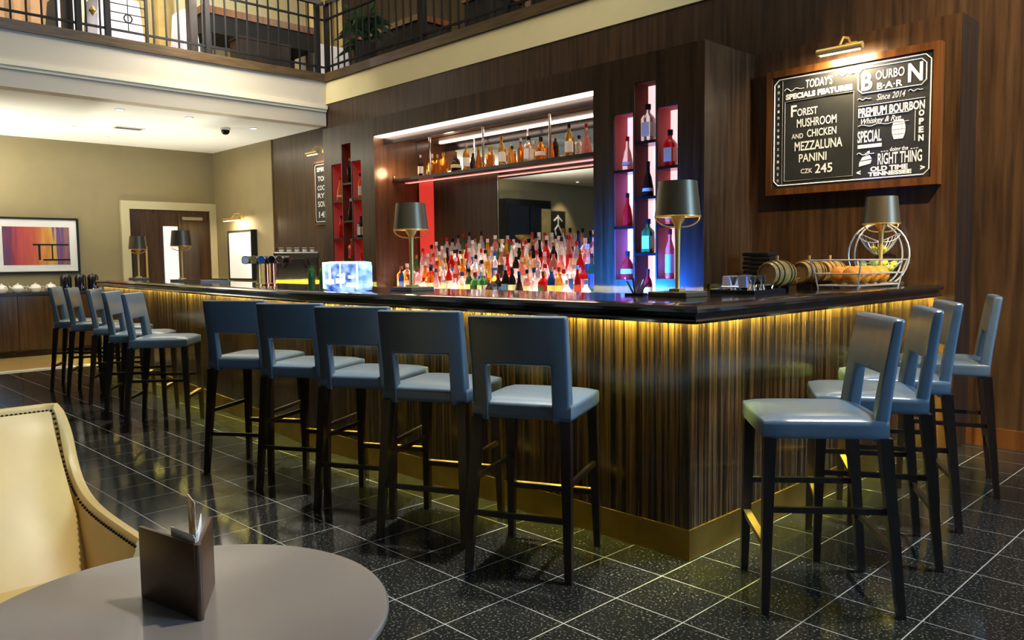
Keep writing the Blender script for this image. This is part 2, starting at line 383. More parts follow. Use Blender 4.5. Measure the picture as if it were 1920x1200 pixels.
def tpart(name, bm, mat, **k):
    o = obj(name, bm, mat, top, **k); o.matrix_parent_inverse = Matrix.Translation((3, -.3, -1.04)); return o
tpart('light_strip', LEDS, 'led_bar', label='warm yellow light strip under the bar rail')
tpart('slab', B(sweep, FP, [(-.68, 1.085), (.02, 1.085), (.02, 1.125), (-.68, 1.125)]), 'counter_black')
tpart('rail', B(sweep, FP, [(.019, 1.084), (.019, 1.044), (.06, 1.04), (.08, 1.043), (.088, 1.055), (.08, 1.066), (.074, 1.074), (.082, 1.082), (.096, 1.092), (.1, 1.106), (.092, 1.119), (.072, 1.125), (.021, 1.125), (.021, 1.084)]), 'counter_black', smooth=True)

# ------------------------------------------------------------------ bar stools
def make_stool():
    t = thing('bar_stool', 'x', 'stool')
    s = bmesh.new(); rbox(s, -.226, .226, -.222, .232, .652, .73, .022, .012, 8)
    obj('seat', s, 'leather_blue', t, smooth=True)
    xs = [-.216, -.14, .14, .216]; zs = [.645, .70, .76, .82, .885, .94, .99, 1.04, 1.091]
    rear = lambda x, z: -.232 - .052 * ((z - .645) / .446) ** 1.25 + .02 * (x / .216) ** 2
    front = lambda x, z: rear(x, z) + .056 - .016 * ((z - .645) / .446)
    bk = bmesh.new(); panel_grid(bk, xs, zs, lambda i, k: not (i == 1 and k < 4), front, rear); bevel(bk, .014, 3)
    obj('backrest', bk, 'leather_blue', t, smooth=True)
    for sx in (-1, 1):
        obj('leg', B(taper, (sx * .213, .213, 0), (sx * .196, .200, .66), .0145, .022), 'ebony_leg', t)
        obj('leg', B(taper, (sx * .223, -.268, 0), (sx * .196, -.205, .66), .0145, .023), 'ebony_leg', t)
    def bar_(p, q, hw, hh):
        bm = bmesh.new(); p, q = Vector(p), Vector(q); d = (q - p).normalized(); n = Vector((-d.y, d.x, 0)).normalized() * hw; u = Vector((0, 0, hh))
        hexa(bm, [p - n - u, p + n - u, p + n + u, p - n + u], [q - n - u, q + n - u, q + n + u, q - n + u]); return bm
    for sx in (-1, 1): obj('stretcher', bar_((sx * .209, -.236, .39), (sx * .204, .206, .39), .009, .011), 'ebony_leg', t)
    obj('stretcher', bar_((-.215, -.245, .25), (.215, -.245, .25), .009, .011), 'ebony_leg', t)
    fr = obj('footrest', bar_((-.208, .208, .25), (.208, .208, .25), .011, .013), 'ebony_leg', t)
    obj('foot_plate', boxes((-.19, .19, .194, .222, .263, .2655)), 'brass', fr, label='brass wear plate')
    return t
stool = make_stool()
ORD = ['nearest the bar corner', 'second from the bar corner', 'third from the bar corner', 'fourth from the bar corner', 'fifth from the bar corner']
STOOLS = []
for k, (x, y, a) in enumerate([(-.517, -.407, 24.5), (-1.142, -.426, 24.8), (-1.734, -.423, 28.1), (-2.342, -.442, 28.3), (-2.964, -.493, 33.1)]):
    STOOLS.append((x, y, a, 'blue leather stool on the long bar side showing its back, ' + ORD[k], 'stools along the long bar side'))
for k, (x, y, a) in enumerate([(.519, .052, 129.5), (.474, .674, 119.8), (.38, 1.241, 120.1), (.366, 2.033, 109.7)]):
    STOOLS.append((x, y, a, 'bright blue leather stool on the short bar side, ' + (ORD[k] if k < 3 else 'next to the wall'), 'stools along the short bar side'))
LO = ['first after the gap', 'second after the gap', 'third after the gap', 'fourth after the gap', 'last at the far bar end']
for k, (x, y, a) in enumerate([(-4.775, -.388, -37.1), (-5.409, -.341, -34.3), (-6.329, -.197, -31.7), (-7.059, -.194, -29), (-7.637, -.195, -28.7)]):
    STOOLS.append((x, y, a, 'blue leather stool turned to face the bar corner, ' + LO[k], 'stools turned towards the corner'))
for k, (x, y, a, lab, gr) in enumerate(STOOLS):
    s = stool if k == 0 else copy_tree(stool)
    s.location = (x, y, 0); s.rotation_euler = (0, 0, R(a)); tag(s, lab, 'stool', gr)

# ------------------------------------------------------------------ back bar cabinet
def unit(name, label, cat, loc, group=None):
    global BB
    BB = thing(name, label, cat, loc, 0, group)
def bb(name, bm, mat, **k):
    o = obj(name, bm, mat, BB, **k); o.matrix_parent_inverse = Matrix.Translation(-BB.location); return o
XL0, XL1, XR0, XR1 = -6.514, -5.481, -2.368, -1.322
def column(x0, x1, slots, pinkmats, nm):
    # slots: (xa, xb, za, zb); wood face pieces around the slots, liner and shelves inside
    bs = []; xs = sorted({x0, x1, *[s[0] for s in slots], *[s[1] for s in slots]})
    for a, c in zip(xs, xs[1:]):
        sl = [s for s in slots if s[0] <= a + 1e-6 and s[1] >= c - 1e-6]
        if sl:
            bs += [(a, c, 2.2, 2.385, 0, sl[0][2]), (a, c, 2.2, 2.385, sl[0][3], 2.89)]
        else: bs.append((a, c, 2.2, 2.385, 0, 2.89))
    bs.append((x0, x1, 2.385, 3.24 if x0 < -3 else 2.9, 0, 2.89))
    col = bb('column', boxes(*bs), 'walnut_gloss')
    for (xa, xb, za, zb, shelves, mi, dark) in nm:
        bb('slot_back', boxes((xa, xb, 2.375, 2.384, za, zb)), pinkmats[mi], label='backlit slot panel')
        bb('slot_liner', boxes((xa, xa + .004, 2.21, 2.375, za, zb), (xb - .004, xb, 2.21, 2.375, za, zb), (xa, xb, 2.21, 2.375, zb - .004, zb)), 'liner_dark' if dark else 'liner_pink')
        for z in shelves: bb('slot_shelf', boxes((xa, xb, 2.203, 2.375, z - .022, z)), 'shelf_black')
    return col
unit('display_column', 'dark wood display column with pink-lit bottle slots near the corner lamp', 'cabinet', (-1.845, 2.55, 0))
rs = [(-2.155, -1.965, 1.155, 2.465), (-1.95, -1.752, .97, 2.683), (-1.738, -1.553, 1.163, 2.466)]
column(XR0, XR1, rs, ['slot_pink', 'slot_pink', 'slot_pink'],
       [(*rs[0], [2.025, 1.58], 0, False), (*rs[1], [2.23, 1.803, 1.365], 1, True), (*rs[2], [2.02, 1.58], 2, False)])
unit('display_column', 'dark wood display column with red-lit slots beside the espresso machine', 'cabinet', (-6.0, 2.7, 0))
lsl = [(-6.347, -6.133, 1.155, 2.46), (-6.120, -5.936, .97, 2.67), (-5.925, -5.735, 1.155, 2.46)]
column(XL0, XL1, lsl, ['slot_red'] * 3, [(*lsl[0], [2.04, 1.60], 0, False), (*lsl[1], [2.23, 1.80, 1.365], 1, True), (*lsl[2], [2.04, 1.60], 2, False)])
unit('niche_header', 'dark wood header with light panel over the bottle niche', 'header', (-3.925, 2.7, 2.61))
bb('header', boxes((XL1, XR0, 2.2, 3.24, 2.69, 2.89)), 'walnut')
bb('valance', boxes((XL1, XR0, 2.33, 2.365, 2.61, 2.69)), 'shelf_black')
bb('niche_light', boxes((XL1, XR0, 2.215, 2.325, 2.682, 2.689)), 'led_white', label='pinkish white light panel in the niche ceiling')
bb('niche_light', boxes((XL1 + .1, XR0, 2.50, 2.53, 2.675, 2.689)), 'led_white', label='light strip above the bottle shelf')
unit('mirror_panel', 'dark wood back panel of the bottle niche with large mirrors', 'mirror', (-3.925, 3.0, 0))
bb('niche_back', boxes((XL1, XR0, 2.80, 3.24, 0, 2.69)), 'walnut')
bb('mirror', boxes((XL1 + .005, XR0, 2.785, 2.80, 2.24, 2.68)), 'mirror', label='mirror behind the upper shelf')
bb('mirror', boxes((-4.12, XR0, 2.785, 2.80, .95, 2.235)), 'mirror', label='large mirror behind the bottles')
bb('mirror_edge', boxes((-4.132, -4.12, 2.78, 2.80, .95, 2.235)), 'chrome')
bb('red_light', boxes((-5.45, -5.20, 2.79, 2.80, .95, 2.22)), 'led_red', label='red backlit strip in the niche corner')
unit('bottle_shelf', 'black hanging shelf for whiskey bottles in the niche', 'shelf', (-3.925, 2.59, 2.2))
sh = bb('shelf', boxes((XL1, XR0, 2.44, 2.74, 2.205, 2.238)), 'shelf_black')
bb('shelf_light', boxes((XL1 + .02, XR0, 2.60, 2.66, 2.200, 2.2045)), emit('led_shelf', (1, .25, .2), 1.3), label='red light strip under the shelf')
bb('shelf_light', boxes((XL1 + .02, XR0, 2.715, 2.735, 2.238, 2.246)), 'led_shelf_top', label='warm light strip along the back of the shelf')  # glowing strip added to backlight the upper bottles
for x in (-4.839, -4.0, -3.102): bb('hanging_rod', B(tube, [(x, 2.47, 2.236), (x, 2.47, 2.69)], .011), 'chrome', smooth=True)
sp = bb('shelf_spot', B(lathe, [(0, 0), (.02, 0), (.02, .02), (0, .02)], 12, (-5.40, 2.40, 2.24)), 'chrome', label='small uplight at the shelf end')
light('shelf_spot_light', 'POINT', (-5.34, 2.40, 2.31), 7, (1, .55, .28), .06)
light('red_wash_light', 'SPOT', (-5.0, 2.1, .93), 60, (1, .10, .06), .04, (-5.45, 2.5, 1.6), 80, 1)
unit('back_counter', 'long black counter with dark cupboards under the bottle niche', 'counter', (-5.1, 2.0, 0))
bb('counter', boxes((-6.5, XR1, 1.72, 2.195, .86, .90)), 'counter_black')
bb('cupboard', boxes((-6.5, XR1, 1.78, 2.195, 0, .86)), 'dark_oak')
unit('machine_counter', 'black counter with dark cupboards carrying the espresso machine', 'counter', (-7.7, 2.4, 0))
bb('counter', boxes((-8.9, XL0 - .01, 1.72, 3.2, .86, .90)), 'counter_black')
bb('cupboard', boxes((-8.9, XL0 - .01, 1.78, 3.2, 0, .86)), 'dark_oak')
TIERS = [(2.26, .955), (2.37, 1.03), (2.48, 1.11), (2.59, 1.19), (2.70, 1.27)]
TW = ['lowest', 'second', 'third', 'fourth', 'top']
for k, (y, z) in enumerate(TIERS):
    unit('bottle_tier', TW[k] + ' glowing step of the stepped bottle display', 'shelf', (-3.9, y, .90 if y < 2.2 else .0), 'stepped bottle display')
    bb('riser', boxes((XL1 + .01 + (.10 * k), XR0 - .005, y - .0545, y + .0545, 0 if y > 2.2 else .9, z - .004)), 'shelf_black')
    bb('tier_light', boxes((XL1 + .01 + .10 * k, XR0 - .005, y - .0545, y + .0545, z - .004, z)), 'led_tier', label='lit bottle tier')
light('back_bar_blue_light', 'SPOT', (-2.15, 1.6, .95), 620, (.01, .13, 1), .05, (-2.0, 2.2, 1.2), 95, 1)

# ------------------------------------------------------------------ bottles
SH = {'tall': [(0, 0), (.036, 0), (.038, .008), (.038, .17), (.031, .20), (.015, .232), (.0135, .29), (0, .29)],
      'slim': [(0, 0), (.030, 0), (.032, .008), (.031, .20), (.020, .235), (.012, .262), (.012, .325), (0, .325)],
      'squat': [(0, 0), (.046, 0), (.050, .015), (.047, .09), (.030, .125), (.015, .145), (.014, .19), (0, .19)],
      'square': [(0, 0), (.050, 0), (.053, .008), (.053, .155), (.040, .175), (.018, .195), (.017, .245), (0, .245)],
      'bell': [(0, 0), (.045, 0), (.048, .01), (.043, .08), (.030, .15), (.016, .19), (.0135, .27), (0, .27)]}
BODY = {}
for n, p in SH.items():
    sg, ph = (4, math.pi / 4) if n == 'square' else (12, 0)
    for g, gm in GL.items():
        bm = B(lathe, p, sg, phase=ph)
        if n == 'square': bevel(bm, .008, 2)
        me = mesh(bm, 'bottle_body', True, 50); me.materials.append(gm); BODY[n, g] = me
CAP, LAB = {}, {}
for n, p in SH.items():
    H = p[-1][1]; rn = p[-2][0]
    for c, cm in CAPM.items():
        me = mesh(B(lathe, [(0, H - .03), (rn + .0025, H - .03), (rn + .003, H + .008), (0, H + .008)], 10), 'cap', True); me.materials.append(cm); CAP[n, c] = me
    r, z1 = p[2][0] + .0012, p[3][1] * .82
    for c, lm in LABM.items():
        if n == 'square':
            h = p[2][0] * .7072 + .001; me = mesh(boxes((-h * .8, h * .8, -h - .0006, -h + .0006, .03, z1), (h - .0006, h + .0006, -h * .8, h * .8, .03, z1)), 'label')
        else:
            f = lambda z: r + (p[3][0] - p[2][0]) * (z - p[2][1]) / (p[3][1] - p[2][1])
            me = mesh(B(lathe, [(f(.04), .04), (f(z1), z1)], 12), 'label', True)
        me.materials.append(lm); LAB[n, c] = me
SEEN = {}
def bottle(loc, shape, g, cap, lab, where, rz=0, s=1.0):
    cn = {'clear': 'clear glass', 'amber': 'amber whiskey', 'red': 'red', 'green': 'green glass', 'blue': 'blue glass', 'dark': 'dark glass', 'rose': 'rosy pink', 'gold': 'golden'}[g]
    sn = {'tall': 'long-necked', 'slim': 'slim tall', 'squat': 'squat round', 'square': 'square-shouldered', 'bell': 'bell-shaped'}[shape]
    text = f'{sn} {cn} bottle, {cap} cap' + (f', {lab} label' if lab else '') + f', {where}'
    t = thing('bottle', text, 'bottle', loc, rz, 'bottles ' + where); t.scale = (s, s, s)
    obj('body', BODY[shape, g], None, t); obj('cap', CAP[shape, cap], None, t)
    if lab: obj('paper_label', LAB[shape, lab], None, t)
    return t
rnd = random.Random(11)
TN = ['on the lowest lit tier', 'on the second lit tier', 'on the third lit tier', 'on the fourth lit tier', 'on the top lit tier']
for k, (y, z) in enumerate(TIERS):
    x = XL1 + .10 + .13 * k
    if k == 0: x = -5.1
    while x < XR0 - .06:
        shp = rnd.choice(['tall', 'tall', 'slim', 'slim', 'square', 'bell'] if k > 1 else ['tall', 'square', 'bell', 'slim', 'squat'])
        g = rnd.choices(['clear', 'rose', 'amber', 'red', 'green', 'blue', 'dark', 'gold'], [44, 20, 10, 10, 4, 3, 3, 8])[0]
        if k == 0 and -4.1 < x < -3.3: g = rnd.choice(['blue', 'green', 'clear', 'dark'])
        cap = rnd.choices(['red', 'black', 'white', 'gold', 'blue'], [30, 18, 30, 14, 6])[0]
        lab = rnd.choices(['white', 'black', 'red', 'cream', 'blue', None], [34, 10, 16, 18, 8, 14])[0]
        bottle((x, y - .003 + rnd.uniform(-.003, .003), z), shp, g, cap, lab, TN[k], rnd.uniform(-.5, .5) if shp != 'square' else rnd.uniform(-.15, .15), rnd.uniform(.93, 1.06))
        x += {'squat': .106, 'square': .088, 'bell': .100}.get(shp, .081) + rnd.uniform(.006, .018)
# upper shelf
US = [(-5.055, 'tall', 'dark', 'white', 'white', .78), (-4.889, 'squat', 'amber', 'white', None, 1.15), (-4.666, 'square', 'amber', 'gold', None, .86), (-4.493, 'squat', 'dark', 'gold', 'cream', 1.05),
      (-4.301, 'tall', 'gold', 'white', 'white', .92), (-4.139, 'bell', 'amber', 'gold', None, .80), (-3.95, 'square', 'amber', 'gold', None, .74), (-3.798, 'tall', 'gold', 'gold', 'white', .95),
      (-3.664, 'slim', 'gold', 'white', None, .6), (-3.54, 'tall', 'amber', 'white', None, .8), (-3.413, 'square', 'clear', 'black', 'white', .95), (-3.274, 'squat', 'amber', 'black', 'white', 1.1),
      (-3.14, 'bell', 'amber', 'black', None, .9), (-2.925, 'tall', 'gold', 'black', 'white', .98), (-2.706, 'bell', 'rose', 'red', None, .95), (-2.60, 'tall', 'clear', 'white', 'white', .85)]
for k, (x, s_, g, c, l, sc) in enumerate(US): bottle((x, 2.51 + .02 * (k % 2), 2.238), s_, g, c, l, 'on the shelf above the mirror', (k % 5) * .1 if s_ != 'square' else .1, sc)
for k in range(9):
    x = -4.95 + k * .29
    bottle((x, 2.66, 2.238), ['tall', 'square', 'bell'][k % 3], ['amber', 'gold', 'dark', 'clear'][k % 4], ['gold', 'black', 'white'][k % 3], None, 'in the rear row of the upper shelf', 0, .8)
# slot bottles
for (x, z, s_, g, c, l, sc, wh) in [
    (-2.06, 2.025, 'bell', 'clear', 'red', 'white', .95, 'in the right column, left slot, top'), (-2.06, 1.58, 'bell', 'red', 'black', None, .95, 'in the right column, left slot, middle'),
    (-2.06, 1.155, 'squat', 'red', 'black', 'white', 1.15, 'in the right column, left slot, bottom'), (-1.86, 2.23, 'square', 'clear', 'black', 'white', 1.12, 'in the right column, centre slot, top'),
    (-1.86, 1.803, 'bell', 'dark', 'black', 'white', .98, 'in the right column, centre slot, upper middle'), (-1.86, 1.365, 'square', 'green', 'black', 'cream', 1.05, 'in the right column, centre slot, lower middle'),
    (-1.86, .97, 'tall', 'red', 'black', 'white', .9, 'in the right column, centre slot, bottom'), (-1.655, 2.02, 'square', 'red', 'black', 'cream', 1.08, 'in the right column, right slot, top'),
    (-1.655, 1.58, 'tall', 'rose', 'gold', 'white', 1.0, 'in the right column, right slot, middle'), (-1.655, 1.163, 'slim', 'rose', 'red', 'white', 1.15, 'in the right column, right slot, bottom'),
    (-6.25, 2.04, 'bell', 'gold', 'red', 'cream', 1.0, 'in the far column, left slot, top'), (-6.25, 1.60, 'tall', 'red', 'black', None, .9, 'in the far column, left slot, middle'), (-6.25, 1.155, 'squat', 'amber', 'gold', None, 1.0, 'in the far column, left slot, bottom'),
    (-6.04, 2.23, 'tall', 'dark', 'gold', None, .95, 'in the far column, centre slot, top'), (-6.04, 1.803, 'bell', 'dark', 'white', None, .9, 'in the far column, centre slot, upper middle'), (-6.04, 1.365, 'square', 'amber', 'gold', 'red', .9, 'in the far column, centre slot, lower middle'),
    (-5.84, 2.04, 'slim', 'gold', 'black', 'white', .85, 'in the far column, right slot, top'), (-5.84, 1.60, 'square', 'dark', 'black', 'white', .95, 'in the far column, right slot, middle'), (-5.84, 1.155, 'tall', 'red', 'red', None, .9, 'in the far column, right slot, bottom')]:
    bottle((x, 2.255, z), s_, g, c, l, wh, .3 if s_ != 'square' else 0.08, sc)
# tumblers upside down in front of the tiers
gme = mesh(B(lathe, [(.026, 0), (.033, .002), (.030, .085), (.026, .09), (.0, .09)], 12), 'tumbler', True); gme.materials.append(glass('tumbler_glass', (.82, .78, .80), .8))
gi = 0
for x0, n in ((-4.55, 9), (-3.55, 5), (-2.95, 6), (-5.40, 7)):
    for k in range(n):
        for r_ in range(2):
            o = obj('tumbler', gme, None, loc=(x0 + k * .072 + r_ * .02, 2.03 + r_ * .075, .90)); tag(o, 'upturned clear tumbler on the back counter below the lit tiers', 'glass', 'tumblers on the back counter')

# ------------------------------------------------------------------ table lamps on the bar
def make_lamp():
    t = thing('table_lamp', 'x', 'lamp')
    bm = boxes((-.115, .115, -.095, .095, 0, .026)); bevel(bm, .003, 1); obj('base', bm, 'lamp_shade', t)
    obj('foot', boxes((-.03, .03, -.03, .03, .026, .04)), 'brass', t)
    obj('post', B(lathe, [(.012, .04), (.0125, .2), (.015, .33), (.018, .36), (.034, .385), (.037, .41), (.0, .41)], 16), 'brass', t, smooth=True)
    for a in (math.pi / 4, -3 * math.pi / 4):
        pts = [(math.cos(a) * (.02 + .092 * math.sin(u * math.pi / 2)), math.sin(a) * (.02 + .092 * math.sin(u * math.pi / 2)), .348 + .052 * (1 - math.cos(u * math.pi / 2))) for u in [i / 8 for i in range(9)]]
        obj('bracket', B(tube, pts, .0040, 6), 'brass', t, smooth=True)
    obj('shade', B(lathe, [(.112, .40), (.115, .40), (.096, .575), (.0, .578), (.0, .573), (.094, .571), (.112, .40)], 28), 'lamp_shade', t, smooth=True)
    obj('shade_lining', B(lathe, [(.1115, .401), (.0935, .5705)], 28), 'shade_gold', t, smooth=True)
    obj('shade_rim', B(tube, [(.114 * math.cos(i * math.pi / 14), .114 * math.sin(i * math.pi / 14), .401) for i in range(28)], .0028, 6, True), 'brass', t, smooth=True)
    obj('bulb', B(lathe, [(0, .41), (.014, .412), (.022, .44), (.016, .465), (0, .475)], 12), 'bulb', t, smooth=True)
    return t
lamp = make_lamp()
for k, (x, y, lab) in enumerate([(-.397, .493, 'dark-shaded brass table lamp at the bar corner'), (-2.353, .311, 'dark-shaded brass table lamp beside the glowing ice block'), (-7.2, .75, 'dark-shaded brass table lamp in front of the door'),
                                 (-9.2, .98, 'dark-shaded brass table lamp at the far end of the bar'), (-.15, 2.44, 'dark-shaded brass table lamp in front of the fruit stand')]):
    o = lamp if k == 0 else copy_tree(lamp)
    o.location = (x, y, 1.125); tag(o, lab, 'lamp', 'table lamps on the bar')
    light('table_lamp_light', 'POINT', (x, y, 1.125 + .45), 13, (1, .70, .30), .02)

# ------------------------------------------------------------------ glowing ice block, taps, coffee machine
ic = thing('ice_block_sign', 'glowing blue and white ice block sign on the bar top', 'sign', (-2.80, .10, 1.125), R(2))
bm = bmesh.new(); rbox(bm, -.215, .215, -.06, .06, 0, .20, .02, 0, 5); obj('block', bm, 'ice_glow', ic, smooth=True)
fr = bmesh.new()
tube(fr, [(-.195, -.062, .012), (-.2, -.062, .19), (.0, -.062, .193), (.2, -.062, .188), (.195, -.062, .012)], .006, 6)
obj('frosted_edge', fr, emit('ice_white', (.8, .92, 1), 1.6), ic, smooth=True)
bm = bmesh.new()
for (x0, x1, z0, z1) in [(-.13, -.108, .04, .17), (.0, .012, .02, .19), (-.17, -.07, .045, .075), (-.05, .05, .05, .085), (.03, .06, .06, .12), (.08, .17, .03, .055), (.10, .165, .085, .105), (-.03, .04, .10, .11)]: box(bm, x0, x1, -.0635, -.0605, z0, z1)
obj('frosted_marks', bm, 'ice_white', ic)

tp = thing('beer_tap_tower', 'brass and copper beer tap tower with round badges', 'beer tap', (-4.72, .50, 1.125), R(45))
for x, m_ in ((-.07, 'brass'), (.0, 'copper'), (.055, 'copper')): obj('column', B(lathe, [(0, 0), (.035, 0), (.035, .01), (.02, .02), (.018, .2), (0, .2)], 14, (x, 0, 0)), m_, tp, smooth=True)
obj('manifold', B(tube, [(-.21, 0, .225), (.21, 0, .225)], .034, 14), 'dark_oak', tp, smooth=True)
for k, x in enumerate((-.17, -.10, -.03, .06, .13)):
    d = obj('badge', B(tube, [(x, -.03, .225), (x, -.045, .225)], .032, 16), ['china', 'brass', 'label_blue', 'matte_black', 'copper'][k], tp, smooth=True)
    obj('badge_ring', B(tube, [(x + .033 * math.cos(i * math.pi / 10), -.044, .225 + .033 * math.sin(i * math.pi / 10)) for i in range(20)], .004, 6, True), 'chrome', d, smooth=True)
for k, (dx, dy) in enumerate([(.24, .30), (.16, .36), (.30, .38)]):
    bottle((-4.72 + dx, .5 + dy, 1.125), 'tall', 'green', 'black', None, 'beside the beer taps', 0, .66)

em = thing('espresso_machine', 'chrome espresso machine with cups stacked on top', 'coffee machine', (-7.95, 2.62, .90), R(58)); em.scale = (.85, .85, .95)
bm = boxes((-.33, .33, -.02, .24, .10, .56)); bevel(bm, .015, 2); obj('body', bm, 'steel', em)
bm = boxes((-.35, .35, -.24, .24, .50, .60)); bevel(bm, .02, 2); obj('head', bm, 'chrome', em)
obj('drip_tray', boxes((-.34, .34, -.25, .0, .14, .20)), 'brass', em)
obj('base', boxes((-.34, .34, -.22, .24, .05, .14)), 'matte_black', em)
obj('cup_rail', boxes((-.30, .30, -.20, -.185, .635, .65), (-.30, .30, .185, .2, .635, .65), (-.30, -.285, -.2, .2, .635, .65), (.285, .30, -.2, .2, .635, .65), (-.3, -.285, -.2, -.185, .6, .65), (.285, .3, -.2, -.185, .6, .65), (-.3, -.285, .185, .2, .6, .65), (.285, .3, .185, .2, .6, .65)), 'chrome', em)
for x in (-.18, .14):
    g = obj('group_head', B(lathe, [(0, .40), (.04, .40), (.045, .44), (.045, .5), (0, .5)], 14, (x, -.14, 0)), 'chrome', em, smooth=True)
    obj('portafilter', B(tube, [(x, -.14, .40), (x, -.30, .385)], .014, 8), 'matte_black', g, smooth=True)
for x in (-.30, .31): obj('steam_wand', B(tube, [(x, -.2, .5), (x, -.24, .4), (x, -.22, .26)], .008, 8), 'chrome', em, smooth=True)
for x in (-.27, .27):
    for y in (-.16, .18): obj('foot', B(lathe, [(0, 0), (.025, 0), (.025, .05), (0, .05)], 10, (x, y, 0)), 'chrome', em)
cup_me = mesh(B(lathe, [(0, 0), (.022, 0), (.026, .004), (.036, .055), (.034, .056), (.024, .008), (0, .006)], 14), 'cup', True); cup_me.materials.append(MATS['china'])
for k in range(10):
    a = R(58); lx, ly = (-.24 + (k % 5) * .12) * .85, (-.08 + (k // 5) * .15) * .85
    o = obj('coffee_cup', cup_me, None, loc=(-7.95 + lx * math.cos(a) - ly * math.sin(a), 2.62 + lx * math.sin(a) + ly * math.cos(a), 1.47))
    tag(o, 'small white cup standing on the espresso machine', 'cup', 'cups on the espresso machine')
for k in range(6):
    o = obj('tumbler', gme, None, loc=(-7.2 + k * .085, 1.9 + .02 * (k % 2), .90)); tag(o, 'upturned clear tumbler on the counter before the espresso machine', 'glass', 'tumblers by the espresso machine')

# ------------------------------------------------------------------ chalkboards
def flourish(bm, x, z, w_, amp, r=.0028, turns=2.0):
    tube(bm, [(x - w_ / 2 + w_ * i / 24, -.0006, z + amp * math.sin(i / 24 * math.pi * turns * 2) * (1 - i / 30)) for i in range(25)], r, 4)
def rect_line(bm, x0, x1, z0, z1, t, cut=0):
    P = [(x0 + cut, z0), (x1 - cut, z0), (x1, z0 + cut), (x1, z1 - cut), (x1 - cut, z1), (x0 + cut, z1), (x0, z1 - cut), (x0, z0 + cut)] if cut else [(x0, z0), (x1, z0), (x1, z1), (x0, z1)]
    tube(bm, [(a, 0, c) for a, c in P], t / 2, 4, True)
cb = thing('chalkboard', 'wood-framed chalkboard menu announcing a panini special', 'chalkboard', (-.5575, 2.9, 1.79))
W_, H_ = 1.23, .93
bm = bmesh.new()
for q in ((-W_ / 2, W_ / 2, -.075, -.001, 0, .05), (-W_ / 2, W_ / 2, -.075, -.001, H_ - .05, H_), (-W_ / 2, -W_ / 2 + .045, -.075, -.001, .05, H_ - .05), (W_ / 2 - .045, W_ / 2, -.075, -.001, .05, H_ - .05)): box(bm, *q)
obj('frame', bm, 'frame_wood', cb)
sl = obj('slate', boxes((-W_ / 2 + .045, W_ / 2 - .045, -.06, -.001, .05, H_ - .05)), 'slate', cb)
YB = -.0625
def chalk(name, bm, mat):
    o = obj(name, bm, mat, sl, loc=(0, YB, 0)); o['kind'] = 'stuff'; return o
bm = bmesh.new(); rect_line(bm, -.555, .555, .07, .86, .010, .035); chalk('border_line', bm, 'chalk')
bm = bmesh.new(); rect_line(bm, -.47, .045, .10, .69, .008); tube(bm, [(-.49, 0, .08), (-.49, 0, .85)], .0022, 4); chalk('panel_line', bm, 'chalk_grey')
bm = bmesh.new()
for k in range(16): text_bm(bm, [('oxnI'[k % 4], -.522, .11 + k * .047, .02, .016, 0, .02)])
chalk('side_lettering', bm, 'chalk')
bm = bmesh.new()
text_bm(bm, [("TODAY'S", -.21, .80, .062, .20, .1, .01), ('SPECIALS FEATURES', -.215, .725, .042, .50, 0, .05)])
flourish(bm, -.40, .775, .15, .014); flourish(bm, -.02, .82, .13, .014); chalk('heading', bm, 'chalk')
bm = bmesh.new()
text_bm(bm, [('F', -.40, .615, .085, .045, 0, .02), ('OREST', -.295, .60, .055, .155, 0, .015), ('MUSHROOM', -.225, .52, .062, .30, 0, .012), ('AND', -.37, .427, .036, .09, 0, .012), ('CHICKEN', -.185, .438, .055, .22, 0, .012),
             ('MEZZALUNA', -.21, .350, .068, .36, 0, .016), ('PANINI', -.25, .262, .060, .21, 0, .014), ('CZK', -.295, .165, .034, .09, 0, .012), ('245', -.165, .175, .068, .13, 0, .014)])
chalk('special_lettering', bm, 'chalk')
bm = bmesh.new()
text_bm(bm, [('B', .135, .745, .125, .075, 0, .03), ('OURBO', .29, .775, .062, .19, 0, .01), ('B·A·R', .29, .70, .045, .17, 0, .02), ('N', .455, .755, .125, .095, 0, .03),
             ('Since 2014', .30, .625, .042, .19, .3, .0), ('PREMIUM BOURBON', .30, .535, .060, .44, 0, .03), ('Whiskey & Rye', .235, .465, .05, .27, .35, .005),
             ('SPECIAL', .16, .365, .082, .165, 0, .02), ('O', .50, .48, .042, .036, 0, .05), ('P', .50, .425, .042, .032, 0, .05), ('E', .50, .37, .042, .032, 0, .05), ('N', .50, .315, .042, .034, 0, .05),
             ('doing the', .36, .255, .036, .12, 0, .02), ('RIGHT THING', .365, .20, .080, .29, 0, .02), ('OLD TIME', .295, .135, .035, .25, 0, .05), ('TENNESSEE', .30, .100, .030, .29, 0, .06)])
chalk('brand_lettering', bm, 'chalk'); bm = bmesh.new()
tube(bm, [(.08, 0, .578), (.52, 0, .578)], .0025, 4); tube(bm, [(.08, 0, .50), (.42, 0, .50)], .0025, 4); tube(bm, [(.46, 0, .30), (.46, 0, .50)], .0015, 4); rect_line(bm, .075, .525, .665, .835, .008, .03)
flourish(bm, .12, .625, .09, .008); flourish(bm, .46, .635, .09, .008); flourish(bm, .25, .44, .34, .008, .002, 3)
text_bm(bm, [('<', .09, .118, .03, .03, 0, .06), ('>', .515, .118, .03, .03, 0, .06), ('...', .265, .25, .006, .05, 0, .02), ('...', .46, .25, .006, .05, 0, .02)])
chalk('line_ornament', bm, 'chalk')
chalk('underline_bar', boxes((.08, .245, -.001, .0005, .285, .31)), 'chalk')
bm = bmesh.new()                       # keg drawing and glass drawing
bw = lambda z: .046 * (1 - .35 * abs(z / .065) ** 2.2)
